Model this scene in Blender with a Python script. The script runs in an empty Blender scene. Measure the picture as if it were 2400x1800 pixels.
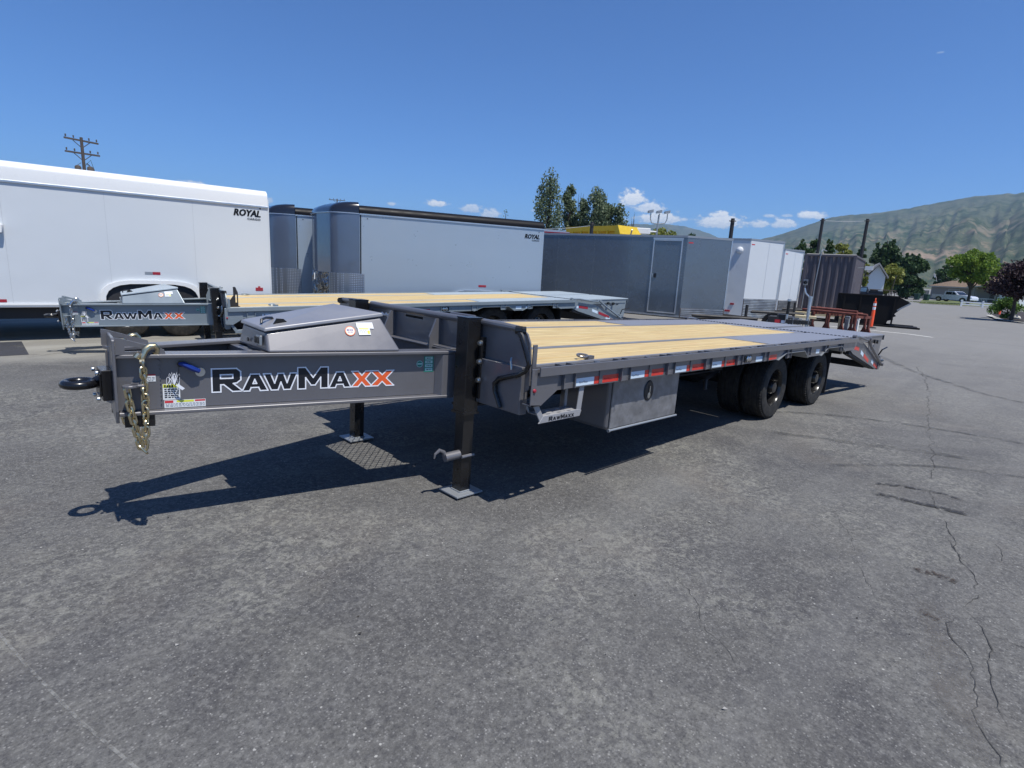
import bpy, bmesh, math, random
from math import sin, cos, pi, radians, sqrt, atan2, hypot, exp
from mathutils import Vector, Matrix, noise
from mathutils.geometry import tessellate_polygon
random.seed(7)
SC = bpy.context.scene
COL = SC.collection

# ---------------------------------------------------------------- camera
F_PX, YAW, PITCH, ROLL = 1302.38, .7959, .2091, .0532
CAM = Vector((-2.3253, -2.1769, 1.5156))
_f = Vector((cos(PITCH)*cos(YAW), cos(PITCH)*sin(YAW), -sin(PITCH)))
_r = Vector((sin(YAW), -cos(YAW), 0)); _u = _r.cross(_f)
_r2 = _r*cos(ROLL)+_u*sin(ROLL); _u2 = _u*cos(ROLL)-_r*sin(ROLL)
cam_d = bpy.data.cameras.new('camera'); cam = bpy.data.objects.new('camera', cam_d); COL.objects.link(cam)
cam_d.sensor_width = 36; cam_d.lens = F_PX/2400*36; cam_d.clip_end = 20000; cam_d.clip_start = .05
m = Matrix((_r2, _u2, -_f)).transposed().to_4x4(); m.translation = CAM; cam.matrix_world = m
SC.camera = cam
# ---------------------------------------------------------------- light
SUN_EL = radians(65.9); SUN_DIR = Vector((0.0, -cos(SUN_EL), sin(SUN_EL)))
sd = bpy.data.lights.new('sun', 'SUN'); sd.energy = 5.0; sd.angle = radians(.53); sd.color = (1, .965, .9)
so = bpy.data.objects.new('sun', sd); COL.objects.link(so)
so.rotation_euler = SUN_DIR.to_track_quat('Z', 'Y').to_euler(); so.location = (0, -20, 40)
SC.view_settings.view_transform = 'Standard'; SC.view_settings.look = 'None'
SC.view_settings.exposure = 0.12; SC.view_settings.gamma = 1
world = bpy.data.worlds.new('World'); SC.world = world; world.use_nodes = True
def build_world():
    nt = world.node_tree; N = nt.nodes; L = nt.links; N.clear()
    out = N.new('ShaderNodeOutputWorld'); bg = N.new('ShaderNodeBackground')
    sky = N.new('ShaderNodeTexSky'); sky.sky_type = 'NISHITA'; sky.sun_disc = False
    sky.sun_elevation = SUN_EL; sky.sun_rotation = atan2(SUN_DIR.x, SUN_DIR.y)
    sky.altitude = 1350; sky.air_density = 1.0; sky.dust_density = .35; sky.ozone_density = 2.2
    def mth(op, a, b=None, clamp=False):
        n = N.new('ShaderNodeMath'); n.operation = op; n.use_clamp = clamp
        for i, v in enumerate((a, b)):
            if v is None: continue
            if isinstance(v, (int, float)): n.inputs[i].default_value = v
            else: L.new(v, n.inputs[i])
        return n.outputs[0]
    tc = N.new('ShaderNodeTexCoord'); sep = N.new('ShaderNodeSeparateXYZ'); L.new(tc.outputs['Generated'], sep.inputs[0])
    X, Y, Z = sep.outputs
    az = mth('MULTIPLY', mth('ARCTAN2', Y, X), 180/pi); el = mth('MULTIPLY', mth('ARCSINE', Z), 180/pi)
    cmb = N.new('ShaderNodeCombineXYZ'); L.new(az, cmb.inputs[0]); L.new(mth('MULTIPLY', el, 1.5), cmb.inputs[1])
    nz = N.new('ShaderNodeTexNoise'); nz.inputs['Scale'].default_value = 1.5; nz.inputs['Detail'].default_value = 8; nz.inputs['Roughness'].default_value = .62
    L.new(cmb.outputs[0], nz.inputs['Vector'])
    nn = mth('SUBTRACT', nz.outputs['Fac'], .5)
    # cumulus puffs seen low over the valley: azimuth, elevation, half width, half height (degrees), opacity
    puffs = [(58.22,5.2,.42,.22,.8),(53.94,5.5,1.05,.42,1),(50.5,5.2,1.2,.5,.75),(48.6,4.8,1.1,.6,.8),(44.4,5.42,.34,.16,.5),
             (34.9,6.75,1.3,1.0,1),(33.2,6.0,1.5,.7,.9),(32.19,5.1,2.2,.75,1),(26.55,4.9,2.3,.8,1),(26.7,5.5,1.0,.5,1),(23.2,4.85,.95,.45,.9),(21.2,4.9,1.15,.55,.9),
             (19.16,5.65,1.35,.48,1),(22.42,5.6,.45,.2,.7),(21.0,5.62,.6,.18,.6),(11.98,17.3,.25,.08,.35),(47.6,4.15,1.5,.35,.8),(35.5,4.9,.5,.2,.4),
             (75,5.2,1.6,.5,.8),(70,4.6,1.2,.4,.7),(100,5.4,2,.7,.9),(122,4.8,2.4,.8,.9),(150,5.5,1.9,.7,.8),(-160,5.2,2.4,.8,.9),(-120,5,2,.7,.8),(-80,5.6,2.2,.8,.9),(-40,5,2.1,.7,.9),(-10,9,1.5,.5,.7)]
    acc = None; lit = None
    for a, e, ra, re, op in puffs:
        dx = mth('MULTIPLY', mth('SUBTRACT', az, a), 1/ra); dy0 = mth('MULTIPLY', mth('SUBTRACT', el, e), 1/re)
        # flat base: squash the lower half
        dy = mth('MAXIMUM', dy0, mth('MULTIPLY', dy0, -1.7))
        d = mth('SQRT', mth('ADD', mth('MULTIPLY', dx, dx), mth('MULTIPLY', dy, dy)))
        v = mth('MULTIPLY', mth('ADD', mth('MULTIPLY', mth('SUBTRACT', 1.12, d), 2.4), mth('MULTIPLY', nn, 5.0), clamp=False), 1.0)
        v = mth('MULTIPLY', mth('MAXIMUM', mth('MINIMUM', v, 1.0), 0.0), op)
        tt = mth('MULTIPLY', v, mth('ADD', .55, mth('MULTIPLY', dy0, .4), clamp=True))
        acc = v if acc is None else mth('MAXIMUM', acc, v)
        lit = tt if lit is None else mth('MAXIMUM', lit, tt)
    nz2 = N.new('ShaderNodeTexNoise'); nz2.inputs['Scale'].default_value = 3.2; nz2.inputs['Detail'].default_value = 5
    L.new(cmb.outputs[0], nz2.inputs['Vector'])
    shade = mth('ADD', lit, mth('MULTIPLY', mth('SUBTRACT', nz2.outputs['Fac'], .5), .9), clamp=True)
    cr = N.new('ShaderNodeValToRGB'); L.new(shade, cr.inputs[0])
    cr.color_ramp.elements[0].position = .15; cr.color_ramp.elements[0].color = (6.2, 7.4, 9.0, 1)
    cr.color_ramp.elements[1].position = .75; cr.color_ramp.elements[1].color = (11.5, 11.7, 12.0, 1)
    mx = N.new('ShaderNodeMix'); mx.data_type = 'RGBA'
    tint = N.new('ShaderNodeMix'); tint.data_type = 'RGBA'; tint.blend_type = 'MULTIPLY'; tint.inputs[0].default_value = 1; tint.inputs[7].default_value = (.51, .93, 1.47, 1)
    L.new(sky.outputs[0], tint.inputs[6]); L.new(mth('MULTIPLY', acc, .93), mx.inputs[0]); L.new(tint.outputs[2], mx.inputs[6]); L.new(cr.outputs[0], mx.inputs[7])
    L.new(mx.outputs[2], bg.inputs[0]); bg.inputs[1].default_value = .088
    L.new(bg.outputs[0], out.inputs[0])
build_world()

# ---------------------------------------------------------------- helpers
def at(px, py, dist):
    """world point seen at pixel (px,py) of the 2400x1800 photograph, at a horizontal distance from the viewer"""
    d = _r2*((px-1200)/F_PX) - _u2*((py-900)/F_PX) + _f
    return CAM + d*(dist/hypot(d.x, d.y))
class MB:
    def __init__(s): s.v = []; s.f = []; s.mi = []; s.M = Matrix.Identity(4); s.cur = 0
    def add(s, vs, fs, mi=None):
        o = len(s.v); s.v += [tuple(s.M @ Vector(v)) for v in vs]
        for f in fs: s.f.append([i+o for i in f]); s.mi.append(s.cur if mi is None else mi)
        return s
    def box(s, x0, y0, z0, x1, y1, z1, mi=None):
        if x1 < x0: x0, x1 = x1, x0
        if y1 < y0: y0, y1 = y1, y0
        if z1 < z0: z0, z1 = z1, z0
        return s.add([(x0,y0,z0),(x1,y0,z0),(x1,y1,z0),(x0,y1,z0),(x0,y0,z1),(x1,y0,z1),(x1,y1,z1),(x0,y1,z1)],
              [(0,3,2,1),(4,5,6,7),(0,1,5,4),(1,2,6,5),(2,3,7,6),(3,0,4,7)], mi)
    def hexa(s, p, mi=None):  # 4 bottom (ccw from above) + 4 top
        return s.add(p, [(0,3,2,1),(4,5,6,7),(0,1,5,4),(1,2,6,5),(2,3,7,6),(3,0,4,7)], mi)
    def quad(s, a, b, c, d, mi=None): return s.add([a,b,c,d], [(0,1,2,3)], mi)
    def prism(s, poly, ax, d0, d1, mi=None, holes=()):
        """poly: (a,b) points; ax 'y' -> (x,z) extruded in y, 'z' -> (x,y), 'x' -> (y,z)"""
        def P(p, d): return {'y': (p[0], d, p[1]), 'z': (p[0], p[1], d), 'x': (d, p[0], p[1])}[ax]
        loops = [list(poly)]+[list(h) for h in holes]
        flat = [p for l in loops for p in l]; n = len(flat)
        tris = tessellate_polygon([[Vector((p[0], p[1], 0)) for p in l] for l in loops])
        vs = [P(p, d0) for p in flat]+[P(p, d1) for p in flat]; fs = []
        for t in tris: fs.append(tuple(t)); fs.append(tuple(i+n for i in reversed(t)))
        o = 0
        for l in loops:
            k = len(l)
            for i in range(k): j = (i+1) % k; fs.append((o+i, o+j, o+j+n, o+i+n))
            o += k
        return s.add(vs, fs, mi)
    def cyl(s, p0, p1, r0, r1=None, n=12, cap=True, mi=None):
        r1 = r0 if r1 is None else r1
        p0, p1 = Vector(p0), Vector(p1); d = (p1-p0).normalized()
        a = d.orthogonal().normalized(); b = d.cross(a); vs = []; fs = []
        for p, r in ((p0, r0), (p1, r1)):
            for i in range(n): t = 2*pi*(i+.5)/n; vs.append(p+(a*cos(t)+b*sin(t))*r)
        for i in range(n): j = (i+1) % n; fs.append((i, j, j+n, i+n))
        if cap: fs += [tuple(range(n-1, -1, -1)), tuple(range(n, 2*n))]
        return s.add(vs, fs, mi)
    def tube(s, pts, r, n=8, closed=False, mi=None):
        P = [Vector(p) for p in pts]; k = len(P); R = r if isinstance(r, (list, tuple)) else [r]*k
        vs = []; fs = []; up = None
        for i in range(k):
            if closed: t = P[(i+1) % k]-P[i-1]
            else: t = P[min(i+1, k-1)]-P[max(i-1, 0)]
            t.normalize()
            if up is None: up = t.orthogonal().normalized()
            up = (up-t*up.dot(t)); up = up.normalized() if up.length > 1e-6 else t.orthogonal().normalized()
            b = t.cross(up)
            for j in range(n): a = 2*pi*j/n; vs.append(P[i]+(up*cos(a)+b*sin(a))*R[i])
        for i in range(k if closed else k-1):
            i2 = (i+1) % k
            for j in range(n): j2 = (j+1) % n; fs.append((i*n+j, i*n+j2, i2*n+j2, i2*n+j))
        if not closed: fs += [tuple(range(n-1, -1, -1)), tuple(range((k-1)*n, k*n))]
        return s.add(vs, fs, mi)
    def lathe(s, prof, c, axis='y', n=32, mi=None):
        """prof: (radius, offset along axis)"""
        vs = []; fs = []; k = len(prof)
        for i in range(n):
            t = 2*pi*i/n
            for r, o in prof:
                q = {'y': (r*cos(t), o, r*sin(t)), 'z': (r*cos(t), r*sin(t), o), 'x': (o, r*cos(t), r*sin(t))}[axis]
                vs.append((c[0]+q[0], c[1]+q[1], c[2]+q[2]))
        for i in range(n):
            i2 = (i+1) % n
            for j in range(k-1): fs.append((i*k+j, i2*k+j, i2*k+j+1, i*k+j+1))
        return s.add(vs, fs, mi)
    def build(s, name, mats, parent=None, smooth=False, bevel=0, segs=1, angle=35):
        me = bpy.data.meshes.new(name); me.from_pydata(s.v, [], s.f)
        if not isinstance(mats, (list, tuple)): mats = [mats]
        for mt in mats: me.materials.append(mt)
        me.polygons.foreach_set('material_index', s.mi)
        bm = bmesh.new(); bm.from_mesh(me); bmesh.ops.recalc_face_normals(bm, faces=bm.faces); bm.to_mesh(me); bm.free()
        if smooth:
            me.polygons.foreach_set('use_smooth', [True]*len(me.polygons))
            try: me.set_sharp_from_angle(angle=radians(angle))
            except Exception: pass
        o = bpy.data.objects.new(name, me); COL.objects.link(o)
        if parent: o.parent = parent
        if bevel:
            b = o.modifiers.new('bevel', 'BEVEL'); b.width = bevel; b.segments = segs; b.limit_method = 'ANGLE'; b.angle_limit = radians(40)
            b.harden_normals = False
        return o
def tag(o, label=None, cat=None, group=None, kind=None):
    if label: o['label'] = label
    if cat: o['category'] = cat
    if group: o['group'] = group
    if kind: o['kind'] = kind
    return o
def empty(name, loc=(0,0,0), rz=0, label=None, cat=None, group=None):
    o = bpy.data.objects.new(name, None); COL.objects.link(o); o.location = loc; o.rotation_euler = (0, 0, rz)
    o.empty_display_size = .1
    return tag(o, label, cat, group)
def dup(o, parent, loc=None):
    c = o.copy(); COL.objects.link(c); c.parent = parent
    if loc is not None: c.location = loc
    return c
def frame(o, u, w, z=(0,0,1)):
    u = Vector(u).normalized(); w = Vector(w).normalized(); z = Vector(z)
    M = Matrix((u, w, z)).transposed().to_4x4(); M.translation = Vector(o); return M

# ---------------------------------------------------------------- materials
MATS = {}
def nodes(name):
    mt = bpy.data.materials.new(name); mt.use_nodes = True; nt = mt.node_tree
    return mt, nt, nt.nodes['Principled BSDF']
def setp(b, **k):
    for n, v in k.items():
        n = {'col': 'Base Color', 'rough': 'Roughness', 'metal': 'Metallic', 'spec': 'Specular IOR Level', 'coat': 'Coat Weight', 'coatr': 'Coat Roughness', 'ior': 'IOR', 'alpha': 'Alpha', 'trans': 'Transmission Weight'}[n]
        if n == 'Base Color' and len(v) == 3: v = (*v, 1)
        b.inputs[n].default_value = v
def tex_noise(nt, scale, detail=4, rough=.55, vec=None, dist=0, stretch=None):
    N = nt.nodes; L = nt.links
    if vec is None:
        g = N.new('ShaderNodeNewGeometry'); vec = g.outputs['Position']
    if stretch:
        mp = N.new('ShaderNodeVectorMath'); mp.operation = 'MULTIPLY'; mp.inputs[1].default_value = stretch; L.new(vec, mp.inputs[0]); vec = mp.outputs[0]
    n = N.new('ShaderNodeTexNoise'); n.inputs['Scale'].default_value = scale; n.inputs['Detail'].default_value = detail
    n.inputs['Roughness'].default_value = rough; n.inputs['Distortion'].default_value = dist; L.new(vec, n.inputs['Vector'])
    return n.outputs['Fac']
def objvec(nt):
    return nt.nodes.new('ShaderNodeTexCoord').outputs['Object']
def rng(nt, v, a, b, c=0., d=1.):
    n = nt.nodes.new('ShaderNodeMapRange'); nt.links.new(v, n.inputs[0])
    for i, q in enumerate((a, b, c, d)): n.inputs[1+i].default_value = q
    return n.outputs[0]
def math_(nt, op, a, b=None, clamp=False):
    n = nt.nodes.new('ShaderNodeMath'); n.operation = op; n.use_clamp = clamp
    for i, v in enumerate((a, b)):
        if v is None: continue
        if isinstance(v, (int, float)): n.inputs[i].default_value = v
        else: nt.links.new(v, n.inputs[i])
    return n.outputs[0]
def mix(nt, fac, a, b, mode='MIX'):
    n = nt.nodes.new('ShaderNodeMix'); n.data_type = 'RGBA'; n.blend_type = mode
    if isinstance(fac, (int, float)): n.inputs[0].default_value = fac
    else: nt.links.new(fac, n.inputs[0])
    for i, v in ((6, a), (7, b)):
        if isinstance(v, (tuple, list)): n.inputs[i].default_value = (*v[:3], 1)
        else: nt.links.new(v, n.inputs[i])
    return n.outputs[2]
def bump(nt, h, strength, dist=.01, prev=None):
    n = nt.nodes.new('ShaderNodeBump'); n.inputs['Strength'].default_value = strength; n.inputs['Distance'].default_value = dist
    nt.links.new(h, n.inputs['Height'])
    if prev is not None: nt.links.new(prev, n.inputs['Normal'])
    return n.outputs[0]
def paint(name, col, rough=.4, metal=0., coat=0., dirt=.12, wob=0., spec=.5, dcol=None, dscale=3., fine=0.):
    mt, nt, b = nodes(name); setp(b, col=col, rough=rough, metal=metal, coat=coat, coatr=.08, spec=spec)
    ov = objvec(nt)
    n1 = tex_noise(nt, dscale, 6, .6, vec=ov); n2 = tex_noise(nt, 26, 4, .6, vec=ov)
    f = rng(nt, n1, .42, .75, 0, dirt); dc = dcol or tuple(min(1, c*1.5+.05) for c in col)
    c = mix(nt, f, col, dc)
    f2 = rng(nt, n2, .5, .8, 0, dirt*.7); c = mix(nt, f2, c, tuple(x*.7 for x in col))
    nt.links.new(c, b.inputs['Base Color'])
    r = rng(nt, n1, .3, .8, rough*.8, min(1, rough*1.45)); nt.links.new(r, b.inputs['Roughness'])
    nrm = None
    if wob: nrm = bump(nt, tex_noise(nt, 1.6, 2, .5, vec=ov), wob, .05)
    if fine: nrm = bump(nt, tex_noise(nt, 240, 2, .5, vec=ov), fine, .002, nrm)
    if nrm is not None: nt.links.new(nrm, b.inputs['Normal'])
    MATS[name] = mt; return mt
def plain(name, col, rough=.6, metal=0., emit=None):
    mt, nt, b = nodes(name); setp(b, col=col, rough=rough, metal=metal); MATS[name] = mt; return mt

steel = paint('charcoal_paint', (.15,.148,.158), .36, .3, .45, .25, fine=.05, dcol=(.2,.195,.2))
steel_top = paint('sunlit_charcoal_paint', (.27,.27,.285), .4, .25, .4, .3, dcol=(.4,.39,.38))  # same charcoal paint, lightened for the sun on upward faces
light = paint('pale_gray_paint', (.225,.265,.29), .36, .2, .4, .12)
light_top = paint('sunlit_pale_gray_paint', (.36,.41,.44), .45, .2, .2, .3)  # pale gray of the top faces, with their sunlight put into the colour
black = paint('black_gloss_paint', (.008,.008,.009), .25, 0, .15, .12, dcol=(.06,.055,.05))
blackm = paint('black_matt_paint', (.018,.018,.02), .6, 0, 0, .3, dcol=(.07,.065,.06))
under = paint('underside_black', (.02,.02,.023), .6, 0, 0, .2)
chrome = paint('zinc', (.62,.62,.6), .28, 1, 0, .1)
gold = paint('yellow_zinc', (.66,.56,.33), .3, 1, 0, .55, dcol=(.72,.66,.58), dscale=22)
alu = paint('aluminium_trim', (.62,.64,.66), .33, .9, 0, .15)
red_tape = paint('red_reflector', (.62,.035,.02), .35, 0, .3, .08)
maroon_tape = paint('maroon_reflector', (.32,.015,.03), .35, 0, .3, .08)
white_tape = paint('white_reflector', (.62,.74,.84), .35, 0, .3, .08)
sticker = paint('white_sticker', (.72,.74,.74), .5, 0, 0, .05)
yellow_st = paint('yellow_sticker', (.68,.7,.06), .5, 0, 0, .05)
red_st = paint('red_sticker', (.55,.03,.04), .5, 0, 0, .05)
green_st = paint('green_sticker', (.02,.2,.15), .5, 0, 0, .05)
mint_st = paint('mint_sticker', (.38,.62,.6), .5, 0, 0, .05)
cream_st = paint('cream_sticker', (.75,.7,.55), .5, 0, 0, .05)
purple_st = paint('purple_sticker', (.1,.04,.3), .5, 0, 0, .05)
orange_st = paint('orange_vinyl', (.78,.12,.03), .4, 0, 0, .04)
ink = paint('black_ink', (.01,.011,.015), .4, 0, 0, .02)
white_v = paint('white_vinyl', (.8,.82,.86), .4, 0, 0, .03)
blue_pl = paint('blue_plastic', (.01,.03,.2), .3, 0, 0, .05)
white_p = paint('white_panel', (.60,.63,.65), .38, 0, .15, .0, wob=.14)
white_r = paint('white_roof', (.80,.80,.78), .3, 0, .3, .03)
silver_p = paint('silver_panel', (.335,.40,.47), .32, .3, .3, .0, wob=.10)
silver_d = paint('silver_front_panel', (.13,.165,.23), .2, .45, .5, .05, wob=.2)  # silver darkened: the deep reflection on the front is put into the colour
gray_p = paint('gray_panel', (.155,.185,.22), .24, .45, .4, .0, wob=.18)  # blue of the reflected sky mixed into the gray
black_r = paint('black_roof_gloss', (.012,.012,.016), .16, 0, .6, .04)
black_s = paint('black_roof_satin', (.007,.007,.009), .45, 0, 0, .0, spec=.15)
trim_g = paint('gray_trim', (.32,.34,.36), .35, .4, 0, .1)
cont_p = paint('container_brown', (.10,.088,.10), .55, 0, 0, .3, dcol=(.17,.15,.14), dscale=1.2)
rust = paint('rust_red_paint', (.13,.03,.02), .75, 0, 0, .5, dcol=(.3,.15,.11), dscale=9)
rust_l = paint('worn_red_pipe', (.30,.10,.07), .65, 0, 0, .6, dcol=(.2,.05,.03), dscale=9)
dump_p = paint('dumpster_black', (.006,.006,.007), .75, 0, 0, .3, dcol=(.03,.024,.02), spec=.25)
orange_p = paint('orange_plastic', (.85,.09,.02), .45, 0, 0, .12)
yellow_p = paint('yellow_equipment', (.62,.42,.02), .5, 0, 0, .25)
wood_l = paint('lumber_pale', (.6,.5,.3), .7, 0, 0, .2)
car_w = paint('white_car_paint', (.66,.68,.74), .25, .15, .6, .04)
car_d = paint('dark_blue_paint', (.01,.012,.02), .3, 0, .4, .1)
glass = plain('dark_glass', (.012,.014,.018), .06)
clear_g = plain('pale_window', (.25,.38,.5), .08, .3)
wall_g = paint('gray_siding', (.27,.26,.23), .8, 0, 0, .12)
wall_w = paint('white_siding', (.62,.66,.66), .8, 0, 0, .06)
wall_gr = paint('green_gray_siding', (.16,.17,.15), .8, 0, 0, .1)
roof_b = paint('brown_shingle', (.26,.185,.125), .9, 0, 0, .35)
bark = paint('bark', (.05,.037,.027), .9, 0, 0, .4)
pole_w = paint('weathered_pole', (.07,.055,.047), .9, 0, 0, .4)
conc = paint('concrete', (.3,.29,.27), .9, 0, 0, .3)
trash_g = paint('green_bin', (.01,.04,.03), .6, 0, 0, .1)
pebble_m = paint('stone_chip', (.3,.29,.27), .9, 0, 0, .3)
dark_bit = paint('dark_debris', (.02,.017,.014), .9, 0, 0, .3)

def make_wood():
    mt, nt, b = nodes('new_pine_plank'); ov = objvec(nt)
    oi = nt.nodes.new('ShaderNodeObjectInfo')
    vm = nt.nodes.new('ShaderNodeVectorMath'); vm.operation = 'ADD'; nt.links.new(ov, vm.inputs[0])
    cb = nt.nodes.new('ShaderNodeCombineXYZ'); nt.links.new(math_(nt, 'MULTIPLY', oi.outputs['Random'], 40), cb.inputs[0]); nt.links.new(math_(nt, 'MULTIPLY', oi.outputs['Random'], 17), cb.inputs[1])
    nt.links.new(cb.outputs[0], vm.inputs[1]); v = vm.outputs[0]
    g1 = tex_noise(nt, 7, 5, .6, vec=v, stretch=(.16, 5, 1), dist=.6)
    g2 = tex_noise(nt, 30, 3, .6, vec=v, stretch=(.09, 4, 1), dist=.4)
    c = mix(nt, rng(nt, g1, .38, .62), (.44,.325,.135), (.66,.53,.275))
    c = mix(nt, rng(nt, g2, .5, .64, 0, .6), c, (.42,.23,.09))
    # reddish streaks and grey smudges
    s = tex_noise(nt, 3.2, 3, .5, vec=v, stretch=(.3, 2.5, 1)); c = mix(nt, rng(nt, s, .6, .78, 0, .45), c, (.62,.27,.13))
    k = nt.nodes.new('ShaderNodeTexVoronoi'); k.inputs['Scale'].default_value = 3.2
    vs = nt.nodes.new('ShaderNodeVectorMath'); vs.operation = 'MULTIPLY'; vs.inputs[1].default_value = (.55, 1.3, 1); nt.links.new(v, vs.inputs[0]); nt.links.new(vs.outputs[0], k.inputs['Vector'])
    c = mix(nt, rng(nt, k.outputs['Distance'], .028, .05, .75, 0), c, (.22,.09,.035))
    tone = rng(nt, oi.outputs['Random'], 0, 1, 0, .4); c = mix(nt, tone, c, (.56,.40,.18))
    nt.links.new(c, b.inputs['Base Color']); setp(b, rough=.62)
    nt.links.new(bump(nt, g2, .25, .003), b.inputs['Normal'])
    return mt
wood = make_wood()
def make_asphalt():
    mt, nt, b = nodes('weathered_asphalt'); N = nt.nodes; L = nt.links
    P = N.new('ShaderNodeNewGeometry').outputs['Position']
    big = tex_noise(nt, .16, 5, .55, vec=P, dist=.6); mid = tex_noise(nt, 1.1, 6, .62, vec=P, dist=.3); sm = tex_noise(nt, 9, 6, .7, vec=P)
    grit = tex_noise(nt, 85, 4, .75, vec=P); grit2 = tex_noise(nt, 210, 2, .6, vec=P)
    c = mix(nt, rng(nt, big, .32, .68), (.075,.073,.071), (.116,.113,.106))
    c = mix(nt, rng(nt, mid, .35, .7, 0, .55), c, (.155,.153,.147))
    c = mix(nt, rng(nt, tex_noise(nt, .55, 5, .62, vec=P, dist=1.), .5, .66, 0, .6), c, (.062,.061,.064))
    c = mix(nt, rng(nt, tex_noise(nt, 1.7, 6, .68, vec=P, dist=1.2), .52, .66, 0, .5), c, (.165,.16,.145))
    # scuffed, dusty patches where the binder wore off
    pm = math_(nt, 'MULTIPLY', rng(nt, tex_noise(nt, .75, 3, .5, vec=P), .47, .6), rng(nt, tex_noise(nt, 16, 6, .75, vec=P, dist=1.2), .49, .58), True)
    c = mix(nt, math_(nt, 'MULTIPLY', pm, .65), c, (.24,.235,.205))
    c = mix(nt, rng(nt, sm, .5, .75, 0, .35), c, (.075,.075,.082))
    c = mix(nt, rng(nt, grit, .54, .68, 0, .5), c, (.25,.245,.235)); c = mix(nt, rng(nt, grit, .47, .32, 0, .6), c, (.02,.02,.024))
    md = tex_noise(nt, 34, 3, .6, vec=P); c = mix(nt, rng(nt, md, .54, .66, 0, .28), c, (.24,.235,.22)); c = mix(nt, rng(nt, md, .46, .36, 0, .35), c, (.04,.04,.045))
    v = N.new('ShaderNodeTexVoronoi'); v.inputs['Scale'].default_value = 105; L.new(P, v.inputs['Vector'])
    sep = N.new('ShaderNodeSeparateColor'); L.new(v.outputs['Color'], sep.inputs[0])
    st = math_(nt, 'MULTIPLY', rng(nt, sep.outputs[0], .80, .95), rng(nt, v.outputs['Distance'], .5, .2), True)
    c = mix(nt, math_(nt, 'MULTIPLY', st, .5), c, (.36,.35,.33))
    v2 = N.new('ShaderNodeTexVoronoi'); v2.inputs['Scale'].default_value = 34; L.new(P, v2.inputs['Vector'])
    sep2 = N.new('ShaderNodeSeparateColor'); L.new(v2.outputs['Color'], sep2.inputs[0])
    st2 = math_(nt, 'MULTIPLY', rng(nt, sep2.outputs[1], .955, .965), rng(nt, math_(nt, 'ADD', v2.outputs['Distance'], math_(nt, 'MULTIPLY', grit, .5)), .44, .36), True)
    c = mix(nt, math_(nt, 'MULTIPLY', st2, .8), c, (.42,.41,.38))
    # wheel-path streaks along the yard
    sx = tex_noise(nt, 1.3, 5, .6, vec=P, stretch=(.12, 1.6, 1), dist=.5); c = mix(nt, rng(nt, sx, .52, .74, 0, .38), c, (.19,.187,.178))
    # brown stain zone on the right
    br = math_(nt, 'MULTIPLY', rng(nt, tex_noise(nt, .9, 4, .6, vec=P), .55, .75), .25); c = mix(nt, br, c, (.15,.125,.10))
    # older concrete apron towards the back row
    sp = N.new('ShaderNodeSeparateXYZ'); L.new(P, sp.inputs[0])
    yy = math_(nt, 'ADD', sp.outputs[1], math_(nt, 'MULTIPLY', sp.outputs[0], .16)); yy = math_(nt, 'ADD', yy, math_(nt, 'MULTIPLY', mid, 1.0))
    ap = math_(nt, 'MULTIPLY', rng(nt, yy, 7.0, 7.9), rng(nt, sp.outputs[0], 14, 12), True)
    cc = mix(nt, rng(nt, tex_noise(nt, 1.4, 6, .6, vec=P, stretch=(.3, 1.6, 1)), .35, .7), (.215,.205,.18), (.30,.29,.255))
    cc = mix(nt, rng(nt, grit, .5, .8, 0, .4), cc, (.13,.125,.115))
    c = mix(nt, ap, c, cc)
    # paler towards the far yard: grazing sky sheen put into the colour
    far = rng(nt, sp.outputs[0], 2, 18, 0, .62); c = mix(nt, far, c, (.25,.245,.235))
    L.new(c, b.inputs['Base Color']); setp(b, rough=.9, spec=.22)
    h = math_(nt, 'ADD', grit, math_(nt, 'MULTIPLY', grit2, .5))
    nb = bump(nt, sm, .35, .012); L.new(bump(nt, h, .55, .004, nb), b.inputs['Normal'])
    return mt
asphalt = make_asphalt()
def make_decal(name, col, lo, hi, amt, scale=6., stretch=None, edge=True):
    mt, nt, b = nodes(name); N = nt.nodes; L = nt.links; uv = N.new('ShaderNodeTexCoord').outputs['UV']
    n = tex_noise(nt, scale, 5, .65, stretch=stretch); a = rng(nt, n, lo, hi, 0, amt)
    sp = N.new('ShaderNodeSeparateXYZ'); L.new(uv, sp.inputs[0])
    if edge:
        for i in (0, 1):
            e = math_(nt, 'MULTIPLY', sp.outputs[i], math_(nt, 'SUBTRACT', 1, sp.outputs[i])); a = math_(nt, 'MULTIPLY', a, rng(nt, e, 0, .16 if i else .06))
    L.new(a, b.inputs['Alpha']); setp(b, col=col, rough=.85); return mt
tyre_mark = make_decal('tyre_rubber_mark', (.045,.045,.047), .38, .66, .42, 5)
stain_m = make_decal('brown_stain', (.05,.035,.026), .46, .58, .75, 45)
oil_m = make_decal('oil_streak', (.028,.028,.03), .44, .56, .8, 22)
dirt_lane = make_decal('dirt_lane', (.15,.135,.12), .4, .7, .3, 6)
dust_m = make_decal('dust_line', (.34,.335,.31), .4, .62, .5, 30)
patch_m = make_decal('dark_patch', (.035,.036,.045), .2, .45, .85, 1.5, edge=False)
crack_m = plain('dark_crack', (.045,.044,.042), .95)  # flat dark tone of the crack strips
line_m = make_decal('worn_white_line', (.7,.69,.64), .3, .45, .9, 5, edge=False)
curb_m = paint('pale_kerb', (.46,.44,.38), .9, 0, 0, .3)
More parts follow.
